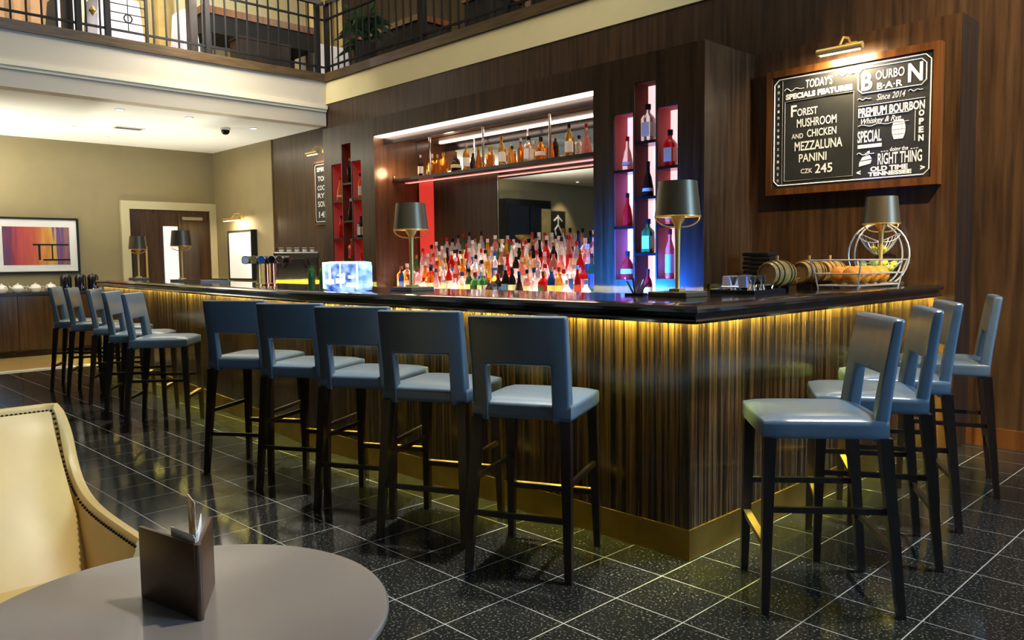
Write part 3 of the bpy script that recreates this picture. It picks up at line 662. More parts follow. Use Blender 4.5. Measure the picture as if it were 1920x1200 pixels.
for a, c in ((-.065, -.035), (-.032, -.003), (.0, .03), (.033, .065)):
    for u in (-.75, -.25, .25, .75):
        x0, x1 = (u - .235), (u + .235)
        vs_ = [bm.verts.new((.355 + x0 * bw(a), 0, .39 + a)), bm.verts.new((.355 + x1 * bw(a), 0, .39 + a)), bm.verts.new((.355 + x1 * bw(c), 0, .39 + c)), bm.verts.new((.355 + x0 * bw(c), 0, .39 + c))]
        bm.faces.new(vs_)
chalk('keg_drawing', bm, 'chalk'); bm = bmesh.new()
for q in ([(.09, .16), (.17, .175), (.18, .20), (.095, .195)], [(.10, .20), (.18, .207), (.165, .235), (.115, .225)], [(.13, .232), (.16, .24), (.165, .265), (.15, .262)]):
    bm.faces.new([bm.verts.new((x, 0, z)) for x, z in q])
flourish(bm, .135, .245, .12, .01)
chalk('glass_drawing', bm, 'chalk')
def picture_light(loc, rz, width, lab, power):
    t = thing('picture_light', lab, 'lamp', loc, rz)
    obj('tube', B(tube, [(-width / 2, -.20, .03), (width / 2, -.20, .03)], .024, 12), 'brass', t, smooth=True)
    obj('arm', B(tube, [(0, 0, .08), (0, -.06, .13), (0, -.14, .12), (0, -.195, .055)], .008, 8), 'brass', t, smooth=True)
    obj('wall_plate', boxes((-.04, .04, -.012, 0, .05, .11)), 'brass', t)
    obj('tube_lamp', boxes((-width / 2 + .02, width / 2 - .02, -.205, -.185, .002, .008)), 'bulb', t)
    c, s_ = math.cos(rz), math.sin(rz)
    L_ = light('picture_light_lamp', 'AREA', (loc[0] + .175 * s_, loc[1] - .175 * c, loc[2] + .0), power, (1, .80, .52), width * .85, sizey=.03)
    L_.rotation_euler = (R(28), 0, rz)
    return t
picture_light((-.56, 2.9, 2.73), 0, .32, 'brass picture light above the framed chalkboard menu', 16)
# second board on the far wall
sb = thing('chalkboard', 'second chalkboard on the far dark wall, half hidden behind the back bar', 'chalkboard', (-7.86, 3.24, 1.86))
obj('frame', boxes((-.62, .62, -.03, -.001, 0, .03), (-.62, .62, -.03, -.001, .88, .91), (-.62, -.59, -.03, -.001, .03, .88), (.59, .62, -.03, -.001, .03, .88)), 'frame_wood', sb)
sl2 = obj('slate', boxes((-.59, .59, -.02, -.001, .03, .88)), 'slate', sb)
bm = bmesh.new(); rect_line(bm, -.57, .57, .05, .86, .010, .02); text_bm(bm, [('SPECIALS', -.30, .79, .06, .44, 0, .03), ('TODAY', -.30, .66, .07, .40, 0, .02), ('COCKTAIL', -.30, .53, .07, .42, 0, .02), ('RYE', -.38, .42, .07, .26, 0, .02), ('SOUR', -.36, .30, .08, .30, 0, .02), ('145', -.38, .15, .09, .22, 0, .02)])
obj('chalk_lettering', bm, 'chalk', sl2, loc=(0, -.0225, 0))
picture_light((-8.2, 3.24, 2.83), 0, .3, 'brass picture light over the far chalkboard', 3)

# ------------------------------------------------------------------ things on the short side of the bar
sc_ = thing('side_counter', 'low black service counter in the corner below the chalkboard', 'counter', (-1.0, 2.55, 0))
obj('cabinet', boxes((-.30, .29, -.3, .34, 0, 1.10)), 'dark_oak', sc_); obj('top', boxes((-.305, .295, -.31, .345, 1.10, 1.13)), 'counter_black', sc_)
for k in range(7):
    o = obj('napkin_pack', B(rbox, -.105, .105, -.08, .08, 0, .032, .008, 0, 3), 'matte_black' if k != 3 else 'dark_oak', loc=(-1.10 + .004 * (k % 3), 2.62, 1.13 + .0325 * k), rot=(0, 0, R(3 * (k % 2))))
    tag(o, 'dark folded napkin in the stack on the corner counter', 'napkin', 'stacked dark napkins')
def make_barrel():
    t = thing('mini_barrel', 'x', 'barrel')
    P = [(.062, -.105), (.070, -.06), (.077, 0), (.070, .06), (.062, .105)]
    bm = bmesh.new(); lathe(bm, [(0, -.098), (.055, -.098), (.056, -.105)] + P + [(.056, .105), (.055, .098), (0, .098)], 20)
    bmesh.ops.rotate(bm, verts=bm.verts[:], matrix=Matrix.Rotation(R(90), 3, 'Y')); bmesh.ops.translate(bm, verts=bm.verts[:], vec=(0, 0, .098)); obj('staves', bm, 'barrel_wood', t, smooth=True)
    for x, r in ((-.075, .0695), (-.035, .0755), (.035, .0755), (.075, .0695)):
        obj('hoop', B(tube, [(x, r * math.cos(i * math.pi / 12), .098 + r * math.sin(i * math.pi / 12)) for i in range(24)], .0035, 6, True), 'brass_plate', t, smooth=True)
    obj('bung', B(lathe, [(0, 0), (.008, 0), (.009, .03), (0, .03)], 8, (0, 0, .172)), 'barrel_wood', t, smooth=True)
    for x in (-.05, .05): obj('cradle', boxes((x - .008, x + .008, -.05, .05, 0, .026)), 'dark_oak', t)
    obj('tap', B(tube, [(-.105, 0, .06), (-.135, 0, .06), (-.135, 0, .035)], .005, 6), 'brass', t, smooth=True)
    return t
brl = make_barrel()
for k, (x, y, lab) in enumerate([(-.34, 1.42, 'small wooden barrel nearest the dark-shaded corner lamp'), (-.39, 1.93, 'middle small wooden barrel between two barrels'), (-.44, 2.34, 'small wooden barrel behind the wire fruit basket')]):
    o = brl if k == 0 else copy_tree(brl)
    o.location = (x, y, 1.125); o.rotation_euler = (0, 0, R(84)); tag(o, lab, 'barrel', 'small barrels on the bar')
wb = thing('wire_basket', 'silver wire basket of oranges on the bar', 'basket', (-.115, 2.02, 1.125), R(86))
for z, ex in ((.02, 0), (.09, .015), (.17, .035)):
    obj('wire_ring', B(tube, [(x, y, z) for x, y in ((-.26 - ex, -.122 - ex), (.26 + ex, -.122 - ex), (.26 + ex, .122 + ex), (-.26 - ex, .122 + ex))], .0045, 6, True), 'wire_silver', wb, smooth=True)
for sx in (-1, 1):
    for sy in (-1, 1): obj('corner_post', B(tube, [(sx * .26, sy * .122, 0), (sx * .275, sy * .137, .09), (sx * .295, sy * .157, .17)], .0045, 6), 'wire_silver', wb, smooth=True)
for k in range(9): obj('floor_wire', B(tube, [(-.24 + k * .06, -.122, .02), (-.24 + k * .06, .122, .02)], .003, 6), 'wire_silver', wb, smooth=True)
fruit_me = mesh(B(lathe, [(0, -.054), (.028, -.048), (.048, -.028), (.056, 0), (.049, .028), (.029, .048), (.006, .053), (0, .050)], 20), 'orange', True); fruit_me.materials.append(MATS['orange_skin'])
def local(p, base, rz): return (base[0] + p[0] * math.cos(rz) - p[1] * math.sin(rz), base[1] + p[0] * math.sin(rz) + p[1] * math.cos(rz), base[2] + p[2])
for k, (lx, ly, lz) in enumerate([(-.19, -.052, .08), (-.072, -.052, .08), (.046, -.052, .08), (.164, -.052, .08), (-.131, .057, .08), (-.013, .057, .08), (.105, .057, .08)]):
    o = obj('orange', fruit_me, None, loc=local((lx, ly, lz), (-.115, 2.02, 1.125), R(86)), rot=(k * .7, k * .3, 0)); tag(o, 'large whole orange in the silver wire basket', 'fruit', 'oranges in the wire basket')
# two-tier hanging fruit stand
FS = (-.26, 2.69, 1.125); FR = R(45)
st = thing('fruit_stand', 'two-tier chrome wire fruit stand with hanging lemon bowls', 'fruit stand', FS, FR)
for sy in (-.05, .05):
    pts = [(.185 * math.sin(a) , sy * (.3 + .7 * abs(math.sin(a))), .20 - .215 * math.cos(a) * 1.0 + .0) for a in [R(d) for d in range(28, 345, 12)]]
    obj('hoop', B(tube, [(x, y, max(.006, z)) for x, y, z in pts], .006, 8), 'wire_silver', st, smooth=True)
obj('base_ring', B(tube, [(.12 * math.cos(i * math.pi / 12), .09 * math.sin(i * math.pi / 12), .006) for i in range(24)], .005, 6, True), 'wire_silver', st, smooth=True)
def bowl(z0, rad, dep):
    bl = obj('bowl_rim', B(tube, [(rad * math.cos(i * math.pi / 14), .7 * rad * math.sin(i * math.pi / 14), z0 + dep * .25 * math.cos(i * math.pi / 7)) for i in range(28)], .004, 6, True), 'wire_silver', st, smooth=True)
    for k in range(12):
        a = k * math.pi / 12
        if k == 0 or True:
            pts = []
            for u in range(-6, 7):
                f = u / 6; pts.append((rad * f * math.cos(a), .7 * rad * f * math.sin(a), z0 - dep * (1 - f * f) + dep * .25 * math.cos(2 * a) * f * f))
            obj('bowl_wire', B(tube, pts, .002, 5), 'wire_silver', bl, smooth=True)
bowl(.315, .135, .115); bowl(.145, .15, .085)
lem_me = mesh(B(lathe, [(0, -.04), (.006, -.037), (.018, -.03), (.027, -.014), (.029, 0), (.027, .014), (.018, .03), (.006, .037), (0, .041)], 14), 'lemon', True); lem_me.materials.append(MATS['lemon'])
for k, (lx, ly, lz) in enumerate([(-.035, 0, .238), (.035, .012, .238), (0, -.045, .245)]):
    o = obj('lemon', lem_me, None, loc=local((lx, ly, lz), FS, FR), rot=(R(80), k, .4 * k)); o.scale = (.84, .84, .84); tag(o, 'yellow lemon in the upper hanging bowl', 'fruit', 'lemons in the upper bowl')
for k, (lx, ly, lz) in enumerate([(-.06, -.03, .105), (0, -.045, .105), (.065, -.03, .11), (-.06, .03, .105), (0, .02, .098), (.06, .03, .108), (-.03, 0, .15), (.035, 0, .15), (-.105, 0, .135), (.105, 0, .135)]):
    o = obj('lemon', lem_me, None, loc=local((lx, ly, lz), FS, FR), rot=(R(80), k * .8, .4 * k)); o.scale = (.84, .84, .84); tag(o, 'yellow lemon in the lower hanging bowl', 'fruit', 'lemons in the lower bowl')
# serving tray with small glassware
ty = thing('serving_tray', 'black serving tray with silver handles beside the barrels', 'tray', (-.30, 1.02, 1.125), R(90))
obj('tray', boxes((-.17, .17, -.13, .13, 0, .012), (-.17, .17, -.13, -.12, .012, .022), (-.17, .17, .12, .13, .012, .022), (-.17, -.16, -.12, .12, .012, .022), (.16, .17, -.12, .12, .012, .022)), 'black_gloss', ty)
for sx in (-1, 1): obj('handle', B(tube, [(sx * .165, -.05, .02), (sx * .185, -.05, .04), (sx * .185, .05, .04), (sx * .165, .05, .02)], .004, 6), 'chrome', ty, smooth=True)
jig_me = mesh(B(lathe, [(0, 0), (.02, 0), (.008, .035), (.024, .08), (.022, .08), (.007, .037), (0, .036)], 12), 'jigger', True); jig_me.materials.append(MATS['chrome'])
for k, (x, y) in enumerate([(-.26, 1.10), (-.34, 1.12), (-.24, .96), (-.33, .92), (-.28, 1.04)]):
    o = obj('jigger', jig_me, None, loc=(x, y, 1.137)); tag(o, 'small chrome jigger on the black serving tray', 'jigger', 'jiggers on the tray')
for k in range(4):
    o = obj('tumbler', gme, None, loc=(-.50 - .02 * (k % 2), 1.15 + k * .085, 1.125)); tag(o, 'upturned clear tumbler on the bar between lamp and barrels', 'glass', 'tumblers on the bar')
# bar knives/bottle opener bundle by the corner lamp
bo = thing('bar_caddy', 'small dark bar caddy left of the corner lamp', 'caddy', (-.66, .50, 1.125), R(20))
obj('tray', boxes((-.05, .05, -.04, .04, 0, .012)), 'black_gloss', bo)
for k, (dx, dz) in enumerate([(-.05, .075), (-.02, .09), (.03, .085), (.06, .07)]): obj('tool', B(tube, [(.01 * (k - 1.5), 0, .01), (dx, .01 * k, dz)], .006, 6), 'matte_black' if k % 2 else 'chrome', bo, smooth=True)
tw = thing('service_tray', 'dark rectangular tray on the far stretch of the bar', 'tray', (-6.55, .74, 1.125), R(-6))
obj('tray', boxes((-.28, .28, -.14, .14, 0, .02)), 'dark_oak', tw); obj('tray_rim', boxes((-.28, .28, -.145, -.135, .0, .035), (-.28, .28, .135, .145, 0, .035)), 'dark_oak', tw)

# ------------------------------------------------------------------ lounge table, menu and armchair
tb_ = thing('lounge_table', 'round taupe lounge table with a glossy top', 'table', (.074, -2.225, 0))
obj('table_top', B(lathe, [(0, .478), (.47, .478), (.481, .484), (.481, .494), (.476, .5), (0, .5)], 96), 'table_top', tb_, smooth=True)
obj('pedestal', B(lathe, [(.05, .02), (.035, .06), (.035, .44), (.08, .478)], 24), 'iron_black', tb_, smooth=True)
obj('foot', B(lathe, [(0, 0), (.26, 0), (.26, .012), (.05, .02), (0, .02)], 40), 'iron_black', tb_, smooth=True)
mh = thing('menu_holder', 'brown leather menu folder standing open on the lounge table', 'menu', (.127, -2.197, .5))
def leaf_panel(q, th, h0, h1, off=0, r=0):
    d = Vector((q[0], q[1], 0)); n = Vector((-d.y, d.x, 0)).normalized()
    bm = bmesh.new(); a, c = n * (off - th / 2), n * (off + th / 2)
    s0 = d * r
    hexa(bm, [s0 + a + Vector((0, 0, h0)), d + a + Vector((0, 0, h0)), d + c + Vector((0, 0, h0)), s0 + c + Vector((0, 0, h0))], [s0 + a + Vector((0, 0, h1)), d + a + Vector((0, 0, h1)), d + c + Vector((0, 0, h1)), s0 + c + Vector((0, 0, h1))])
    return bm
A_, C_ = (-.232, -.045), (-.178, .108)
for q in (A_, C_):
    bm = leaf_panel(q, .011, 0, .178); bevel(bm, .004, 2); obj('cover', bm, 'leather_brown', mh, smooth=True)
obj('spine', B(lathe, [(0, 0), (.008, 0), (.0085, .004), (.0085, .174), (.008, .178), (0, .178)], 14), 'leather_brown', mh, smooth=True)
for k, (u, f, h) in enumerate([(.12, .52, .195), (.22, .40, .19), (.88, .80, .20), (.76, .62, .197), (.65, .48, .192)]):
    q = (A_[0] * (1 - u) + C_[0] * u, A_[1] * (1 - u) + C_[1] * u)
    obj('page', leaf_panel((q[0] * f, q[1] * f), .0015, .006, h, 0, .12), 'paper', mh)
mt, N, L, b = new_mat('card_print'); S(b, rough=.6); tc = N.new('ShaderNodeTexCoord'); nz = N.new('ShaderNodeTexNoise'); nz.inputs['Scale'].default_value = 26; rp = N.new('ShaderNodeValToRGB')
e = rp.color_ramp.elements; e[0].position = .42; e[0].color = (.30, .13, .05, 1); e[1].position = .58; e[1].color = (.8, .68, .52, 1); L.new(tc.outputs['Object'], nz.inputs['Vector']); L.new(nz.outputs['Fac'], rp.inputs['Fac']); L.new(rp.outputs['Color'], b.inputs['Base Color'])
obj('printed_card', leaf_panel((-.10, .022), .002, .02, .27, 0, .15), 'card_print', mh, label='printed picture card sticking up')

ac = thing('armchair', 'tan leather armchair with dark nailhead trim', 'armchair', (-1.36, -2.44, 0))
f_, hw, rc = .80, .36, .06
path = []
for i in range(22): path.append((f_ - (f_ - rc) * i / 21, hw))
for i in range(1, 9): a = R(90 + 90 * i / 8); path.append((rc + rc * math.cos(a), hw - rc + rc * math.sin(a)))
for i in range(1, 15): path.append((0, (hw - rc) - 2 * (hw - rc) * i / 14))
for i in range(1, 9): a = R(180 + 90 * i / 8); path.append((rc + rc * math.cos(a), -hw + rc + rc * math.sin(a)))
for i in range(1, 22): path.append((rc + (f_ - rc) * i / 21, -hw))
def hgt(x): return .495 + .315 * math.exp(-(max(0, x - .02) / .105) ** 1.0)
po = offs(path, 1.0); nrm = [(Vector(o_) - Vector(p)).normalized() for o_, p in zip(po, path)]
cx = Vector((.45, 0))
bm = bmesh.new(); rows = []
for (p, n) in zip(path, nrm):
    if n.dot(Vector(p) - cx) < 0: n = -n
    h = hgt(p[0]); p = Vector(p); lean = .05 * (h - .5)
    prof = [(-.07, .20), (-.06, .33), (-.04, .42 + (h - .5) * .3), (-.024, h - .035), (-.021, h - .012), (-.012, h), (.006, h + .002), (.018, h - .008), (.024, h - .03), (.024, .34), (.024, .11), (-.06, .11)]
    rows.append([bm.verts.new((p.x + n.x * (d + lean * (z - .4)), p.y + n.y * (d + lean * (z - .4)), z)) for d, z in prof])
for a, c in zip(rows, rows[1:]):
    for k in range(len(a)): bm.faces.new((a[k], a[(k + 1) % len(a)], c[(k + 1) % len(a)], c[k]))
bm.faces.new(rows[0]); bm.faces.new(rows[-1][::-1])
shell = obj('shell', bm, 'leather_tan', ac, smooth=True)
bm = bmesh.new()
last = None
for i in range(len(path) - 1):
    for s_ in range(3):
        t = s_ / 3; p = Vector(path[i]).lerp(Vector(path[i + 1]), t); n = nrm[i].lerp(nrm[i + 1], t).normalized()
        if n.dot(p - cx) < 0: n = -n
        h = hgt(p.x); q = Vector((p.x + n.x * -.0245, p.y + n.y * -.0245, h - .020))
        if last is None or (q - last).length > .0125:
            bmesh.ops.create_icosphere(bm, subdivisions=1, radius=.0056, matrix=Matrix.Translation(q)); last = q
o = obj('nailhead_trim', bm, 'iron_black', shell, smooth=True); o['kind'] = 'stuff'
bm = bmesh.new(); NU, NV = 18, 22; G = []
for i in range(NU + 1):                # reclining back cushion that rolls up into the arms
    t = i / NU; row = []
    for k in range(NV + 1):
        v = -1 + 2 * k / NV; e_ = abs(v) ** 5
        x = .034 + .50 * t ** 1.25 * (1 - .16 * e_) + .035 * math.sin(math.pi * t) * (1 - e_); z = .79 - .50 * t + .02 * (1 - v * v) * math.sin(math.pi * t) - .0 * e_
        row.append(bm.verts.new((x, v * .322, z)))
    G.append(row)
for i in range(NU):
    for k in range(NV): bm.faces.new((G[i][k], G[i + 1][k], G[i + 1][k + 1], G[i][k + 1]))
bt = [bm.verts.new((.03, -1 * .322 + 2 * .322 * k / NV, .27)) for k in range(NV + 1)]
for k in range(NV): bm.faces.new((G[NU][k], bt[k], bt[k + 1], G[NU][k + 1])); bm.faces.new((bt[k], G[0][k], G[0][k + 1], bt[k + 1]))
bm.faces.new([G[i][0] for i in range(NU + 1)] + [bt[0]]); bm.faces.new(([G[i][NV] for i in range(NU + 1)] + [bt[NV]])[::-1])
obj('back_cushion', bm, 'leather_tan', ac, smooth=True)
bm = bmesh.new(); rbox(bm, .10, .83, -.265, .265, .16, .31, .05, .02, 10); obj('seat_cushion', bm, 'leather_tan', ac, smooth=True)
for x in (.06, .74):
    for y in (-.3, .3): obj('leg', B(taper, (x, y, 0), (x, y, .12), .016, .024), 'ebony_leg', ac)

# ------------------------------------------------------------------ lounge side: door, picture, menu frame, sideboard
dr = struct('door_1', boxes((-11.8, -11.77, 1.77, 3.10, 0, 2.23)), 'walnut')
struct('trim_6', boxes((-11.8, -11.74, 1.64, 1.77, 0, 2.36), (-11.8, -11.74, 3.10, 3.215, 0, 2.36), (-11.8, -11.74, 1.77, 3.10, 2.23, 2.36)), 'casing_cream')
obj('door_leaf', boxes((-11.77, -11.75, 1.80, 2.29, 0, 2.16)), 'walnut_gloss', dr); obj('door_leaf', boxes((-11.77, -11.75, 2.55, 3.07, 0, 2.16)), 'walnut_gloss', dr)
obj('glass_strip', boxes((-11.77, -11.755, 2.30, 2.54, 0, 1.96)), emit('bright_pane', (.85, .9, 1), .55), dr, label='bright glass strip')
obj('door_handle', B(tube, [(-11.72, 2.0, .95), (-11.72, 2.0, 1.62)], .018, 8), 'brass', dr, smooth=True)
obj('door_closer', boxes((-11.75, -11.70, 2.6, 2.95, 2.07, 2.12)), 'steel', dr)
pf = thing('framed_painting', 'framed abstract painting in red, orange and violet on the cream wall', 'painting', (-11.8, .42, 1.21))
obj('frame', boxes((.001, .04, -.59, .59, 0, .03), (.001, .04, -.59, .59, .81, .84), (.001, .04, -.59, -.56, .03, .81), (.001, .04, .56, .59, .03, .81)), 'matte_black', pf)
obj('mat_board', boxes((.001, .02, -.56, .56, .03, .81)), 'paper', pf)
cv = obj('canvas', boxes((.02, .024, -.44, .455, .13, .70)), 'painting', pf)
obj('brush_bar', boxes((.024, .0255, -.05, .44, .42, .445), (.024, .0255, .08, .455, .19, .215), (.024, .0255, .02, .05, .2, .43), (.024, .0255, .2, .22, .2, .43)), 'matte_black', cv)
mf = thing('menu_case', 'lit white poster case with dark frame on the cream wall', 'poster', (-10.70, 3.22, 1.05))
obj('frame', boxes((-.43, -.40, -.10, -.001, 0, .82), (.40, .43, -.10, -.001, 0, .82), (-.40, .40, -.10, -.001, .79, .82), (-.40, .40, -.10, -.001, 0, .03)), 'matte_black', mf)
obj('print', boxes((-.40, .40, -.09, -.001, .03, .79)), 'lit_print', mf)
nt = thing('notice_card', 'small white notice card under the poster case', 'notice', (-10.70, 3.22, .915)); obj('card', boxes((-.36, .36, -.03, -.001, 0, .105)), 'lit_print', nt); obj('mark', boxes((-.06, .0, -.031, -.03, .03, .075)), 'matte_black', nt)
picture_light((-10.75, 3.22, 2.02), 0, .6, 'slim picture light over the white poster case', 14)
sd = thing('sideboard', 'long dark wood sideboard with paired doors by the lounge wall', 'sideboard', (-11.575, -.6, 0))
obj('cabinet', boxes((-.22, .20, -1.6, 1.75, .08, .90)), 'walnut', sd); obj('plinth', boxes((-.2, .16, -1.58, 1.72, 0, .08)), 'dark_oak', sd); obj('top', boxes((-.222, .23, -1.62, 1.77, .90, .94)), 'dark_oak', sd)
for k in range(6):
    y0 = -1.58 + k * .553
    d = obj('cabinet_door', boxes((.20, .222, y0 + .004, y0 + .549, .10, .88)), 'walnut_gloss', sd)
    hy = y0 + (.50 if k % 2 == 0 else .05); obj('handle', B(tube, [(.24, hy, .70), (.24, hy, .82)], .009, 8), 'chrome', d, smooth=True)
pot_b = mesh(B(lathe, [(0, 0), (.05, 0), (.075, .03), (.08, .06), (.06, .1), (.03, .115), (0, .118)], 16), 'pot', True); pot_b.materials.append(MATS['china'])
for k in range(9):
    y = -1.22 + k * .215
    t = thing('teapot', 'white china teapot on the dark sideboard', 'teapot', (-11.45 + .05 * (k % 2), y, .94), R(40 * k), 'china teapots on the sideboard')
    obj('pot', pot_b, None, t); obj('lid_knob', B(lathe, [(0, 0), (.012, .0), (.016, .012), (0, .022)], 10, (0, 0, .116)), 'china', t, smooth=True)
    obj('spout', B(tube, [(.06, 0, .05), (.10, 0, .075), (.115, 0, .10)], [.014, .010, .007], 8), 'china', t, smooth=True); obj('handle', B(tube, [(-.065, 0, .085), (-.115, 0, .08), (-.11, 0, .04), (-.075, 0, .035)], .006, 6), 'china', t, smooth=True)
for k in range(3):
    t = thing('coffee_urn', 'black coffee urn at the end of the sideboard', 'urn', (-11.5 + .05 * (k % 2), .72 + k * .19, .94), 0, 'black urns on the sideboard')
    obj('body', B(lathe, [(0, 0), (.08, 0), (.08, .2), (.06, .24), (0, .25)], 18), 'black_gloss', t, smooth=True); obj('spout', B(tube, [(.07, 0, .06), (.11, 0, .06), (.11, 0, .04)], .008, 6), 'chrome', t, smooth=True); obj('lid_knob', B(lathe, [(0, 0), (.015, 0), (.015, .02), (0, .02)], 10, (0, 0, .248)), 'chrome', t, smooth=True)
for k, (x, y) in enumerate([(-10.9, -1.3), (-9.9, -3.4)]):  # lamps out of view, added to brighten the lounge ceiling
    t = thing('torchere_lamp', ['brass uplight floor lamp beside the sideboard', 'brass uplight floor lamp in the open lounge'][k], 'lamp', (x, y, 0))
    obj('base', B(lathe, [(0, 0), (.15, 0), (.15, .02), (.03, .035), (0, .035)], 24), 'brass', t, smooth=True); obj('pole', B(tube, [(0, 0, .03), (0, 0, 1.72)], .012, 8), 'brass', t, smooth=True)
    obj('bowl', B(lathe, [(0, 1.72), (.05, 1.725), (.16, 1.80), (.19, 1.85), (.183, 1.85), (.15, 1.81), (.05, 1.74), (0, 1.735)], 24), 'brass', t, smooth=True)
    light('torchere_light', 'SPOT', (x, y, 1.80), 330, (1, .95, .82), .08, (x, y + 1.2 * (1 - k), 3.24), 150, .8)
for k, (x, y) in enumerate([(-10.5, 1.5), (-9.9, 2.6), (-8.75, .15 + 1.5)]):  # uplights hidden by the bar, added to even out the ceiling light
    t = thing('floor_uplight', ['small black floor uplight near the door', 'small black floor uplight by the poster wall', 'small black floor uplight behind the bar end'][k], 'lamp', (x, y, 0))
    obj('housing', B(lathe, [(0, 0), (.09, 0), (.09, .12), (.08, .12), (.075, .06), (0, .06)], 20), 'matte_black', t, smooth=True); obj('lens', B(lathe, [(0, .085), (.074, .085), (.074, .08), (0, .08)], 20), 'pane_white', t)
    light('floor_uplight_lamp', 'SPOT', (x, y, .125), 170, (1, .96, .84), .06, (x, y - .2, 3.24), 88, .9)
# ceiling fittings in the lounge
for k, (x, y) in enumerate([(-10.36, .59), (-8.66, .65), (-8.65, 1.51), (-11.05, 1.25), (-8.9, 2.53), (-11.2, -6.6)]):
    t = thing('downlight', 'recessed round downlight in the white lounge ceiling', 'light', (x, y, 3.24), 0, 'lounge downlights')
    obj('trim_ring', B(tube, [(.05 * math.cos(i * math.pi / 10), .05 * math.sin(i * math.pi / 10), -.004) for i in range(20)], .007, 6, True), 'white_paint', t, smooth=True); obj('lens', B(lathe, [(0, -.006), (.044, -.006), (.044, -.001), (0, -.001)], 18), 'downlight', t)
t = thing('security_camera', 'dark dome security camera on the lounge ceiling', 'camera', (-9.15, 2.23, 3.24)); obj('mount', B(lathe, [(0, 0), (.07, 0), (.07, -.03), (0, -.03)], 18), 'white_paint', t, smooth=True); obj('dome', B(lathe, [(.058, -.03), (.056, -.06), (.035, -.088), (0, -.098)], 18), 'black_gloss', t, smooth=True)
t = thing('ceiling_vent', 'slotted air vent in the lounge ceiling', 'vent', (-10.0, 1.21, 3.24))
obj('frame', boxes((-.09, .09, -.2, -.18, -.012, -.001), (-.09, .09, .18, .2, -.012, -.001), (-.09, -.075, -.18, .18, -.012, -.001), (.075, .09, -.18, .18, -.012, -.001)), 'white_paint', t)
for k in range(4): obj('slat', boxes((-.065 + k * .036, -.045 + k * .036, -.18, .18, -.010, -.001)), 'steel', t)
# seen in the mirror: dark cabinet, sign, spot
dc = thing('display_cabinet', 'tall black display cabinet against the lounge wall, seen in the mirror', 'cabinet', (-11.6, -5.1, 0)); obj('carcass', boxes((-.199, .2, -.75, .75, 0, 2.75)), 'matte_black', dc); obj('glass_door', boxes((.2, .215, -.70, -.02, .2, 2.6)), 'black_gloss', dc); obj('glass_door', boxes((.2, .215, .02, .70, .2, 2.6)), 'black_gloss', dc); obj('lit_panel', boxes((.215, .22, -.72, -.40, 1.0, 2.55)), 'curtain_gold', dc)
sg = thing('wall_sign', 'black wall sign with a white running figure, seen in the mirror', 'sign', (-11.8, -6.5, 1.75)); obj('panel', boxes((.001, .03, -.28, .28, 0, .80)), 'matte_black', sg)
bm = bmesh.new()
for pts in ([(.031, -.15, .55), (.031, 0, .66), (.031, .15, .55)], [(.031, 0, .70), (.031, 0, .45), (.031, -.14, .25)], [(.031, 0, .45), (.031, .12, .33), (.031, .08, .2)]): tube(bm, pts, .022, 6)
obj('figure', bm, 'chalk', sg)
light('lounge_spot', 'SPOT', (-11.2, -6.6, 3.2), 60, (1, .85, .55), .05, (-11.75, -6.6, 2.0), 60)

# ------------------------------------------------------------------ gallery railing and furniture upstairs
def baluster_me(h): 
    me = mesh(boxes((-.009, .009, -.009, .009, 0, h)), 'baluster'); me.materials.append(MATS['iron_black']); return me
BAL = baluster_me(.95)
rl = thing('gallery_railing', 'black iron railing of the left gallery with ring ornament', 'railing', (-8.12, 1.2, 3.95))
def rail_part(par, name, bm, mat='iron_black', **k): return obj(name, bm, mat, par, **k)
rail_part(rl, 'bottom_rail', boxes((-.012, .012, -3.2, 2.03, .09, .115))); rail_part(rl, 'upper_rail', boxes((-.012, .012, -3.2, 2.03, .74, .765))); rail_part(rl, 'hand_rail', boxes((-.03, .03, -3.2, 2.03, .95, 1.0)), 'dark_oak')
y = -3.15
while y < 2.0:
    if not (-.80 < y < -.38): obj('baluster', BAL, None, rl, loc=(0, y, 0))
    y += .15
for y in (-1.13, -.82, .36, 1.93): rail_part(rl, 'post', boxes((-.03, .03, y - .03, y + .03, 0, .95)))
rail_part(rl, 'post', boxes((-.016, .016, -.396, -.364, 0, .95)))
for z in (.2, .3, .4, .5): rail_part(rl, 'cross_bar', boxes((-.006, .006, -.80, -.38, z, z + .012)))
rail_part(rl, 'ring_ornament', B(tube, [(0, -.59 + .045 * math.cos(i * math.pi / 10), .255 + .045 * math.sin(i * math.pi / 10)) for i in range(20)], .009, 6, True), smooth=True)
rail_part(rl, 'stem', boxes((-.005, .005, -.595, -.585, .1, .6)))
gd = obj('gilt_ornament', B(lathe, [(0, -.06), (.03, -.02), (.045, 0), (.03, .02), (0, .06)], 8, (0, -.975, .27)), 'brass', rl, smooth=True)
rr = thing('gallery_railing', 'black iron railing of the gallery over the bar wall', 'railing', (-5.5, 3.26, 3.955))
rail_part(rr, 'bottom_rail', boxes((-2.56, 3.2, -.012, .012, .09, .115))); rail_part(rr, 'upper_rail', boxes((-2.56, 3.2, -.012, .012, .74, .765))); rail_part(rr, 'hand_rail', boxes((-2.56, 3.2, -.03, .03, .95, 1.0)), 'dark_oak')
x = -2.45
while x < 3.2: obj('baluster', BAL, None, rr, loc=(x, 0, 0)); x += .15
for x in (-2.58, -.42, 1.05): rail_part(rr, 'post', boxes((x - .03, x + .03, -.03, .03, 0, .95)))
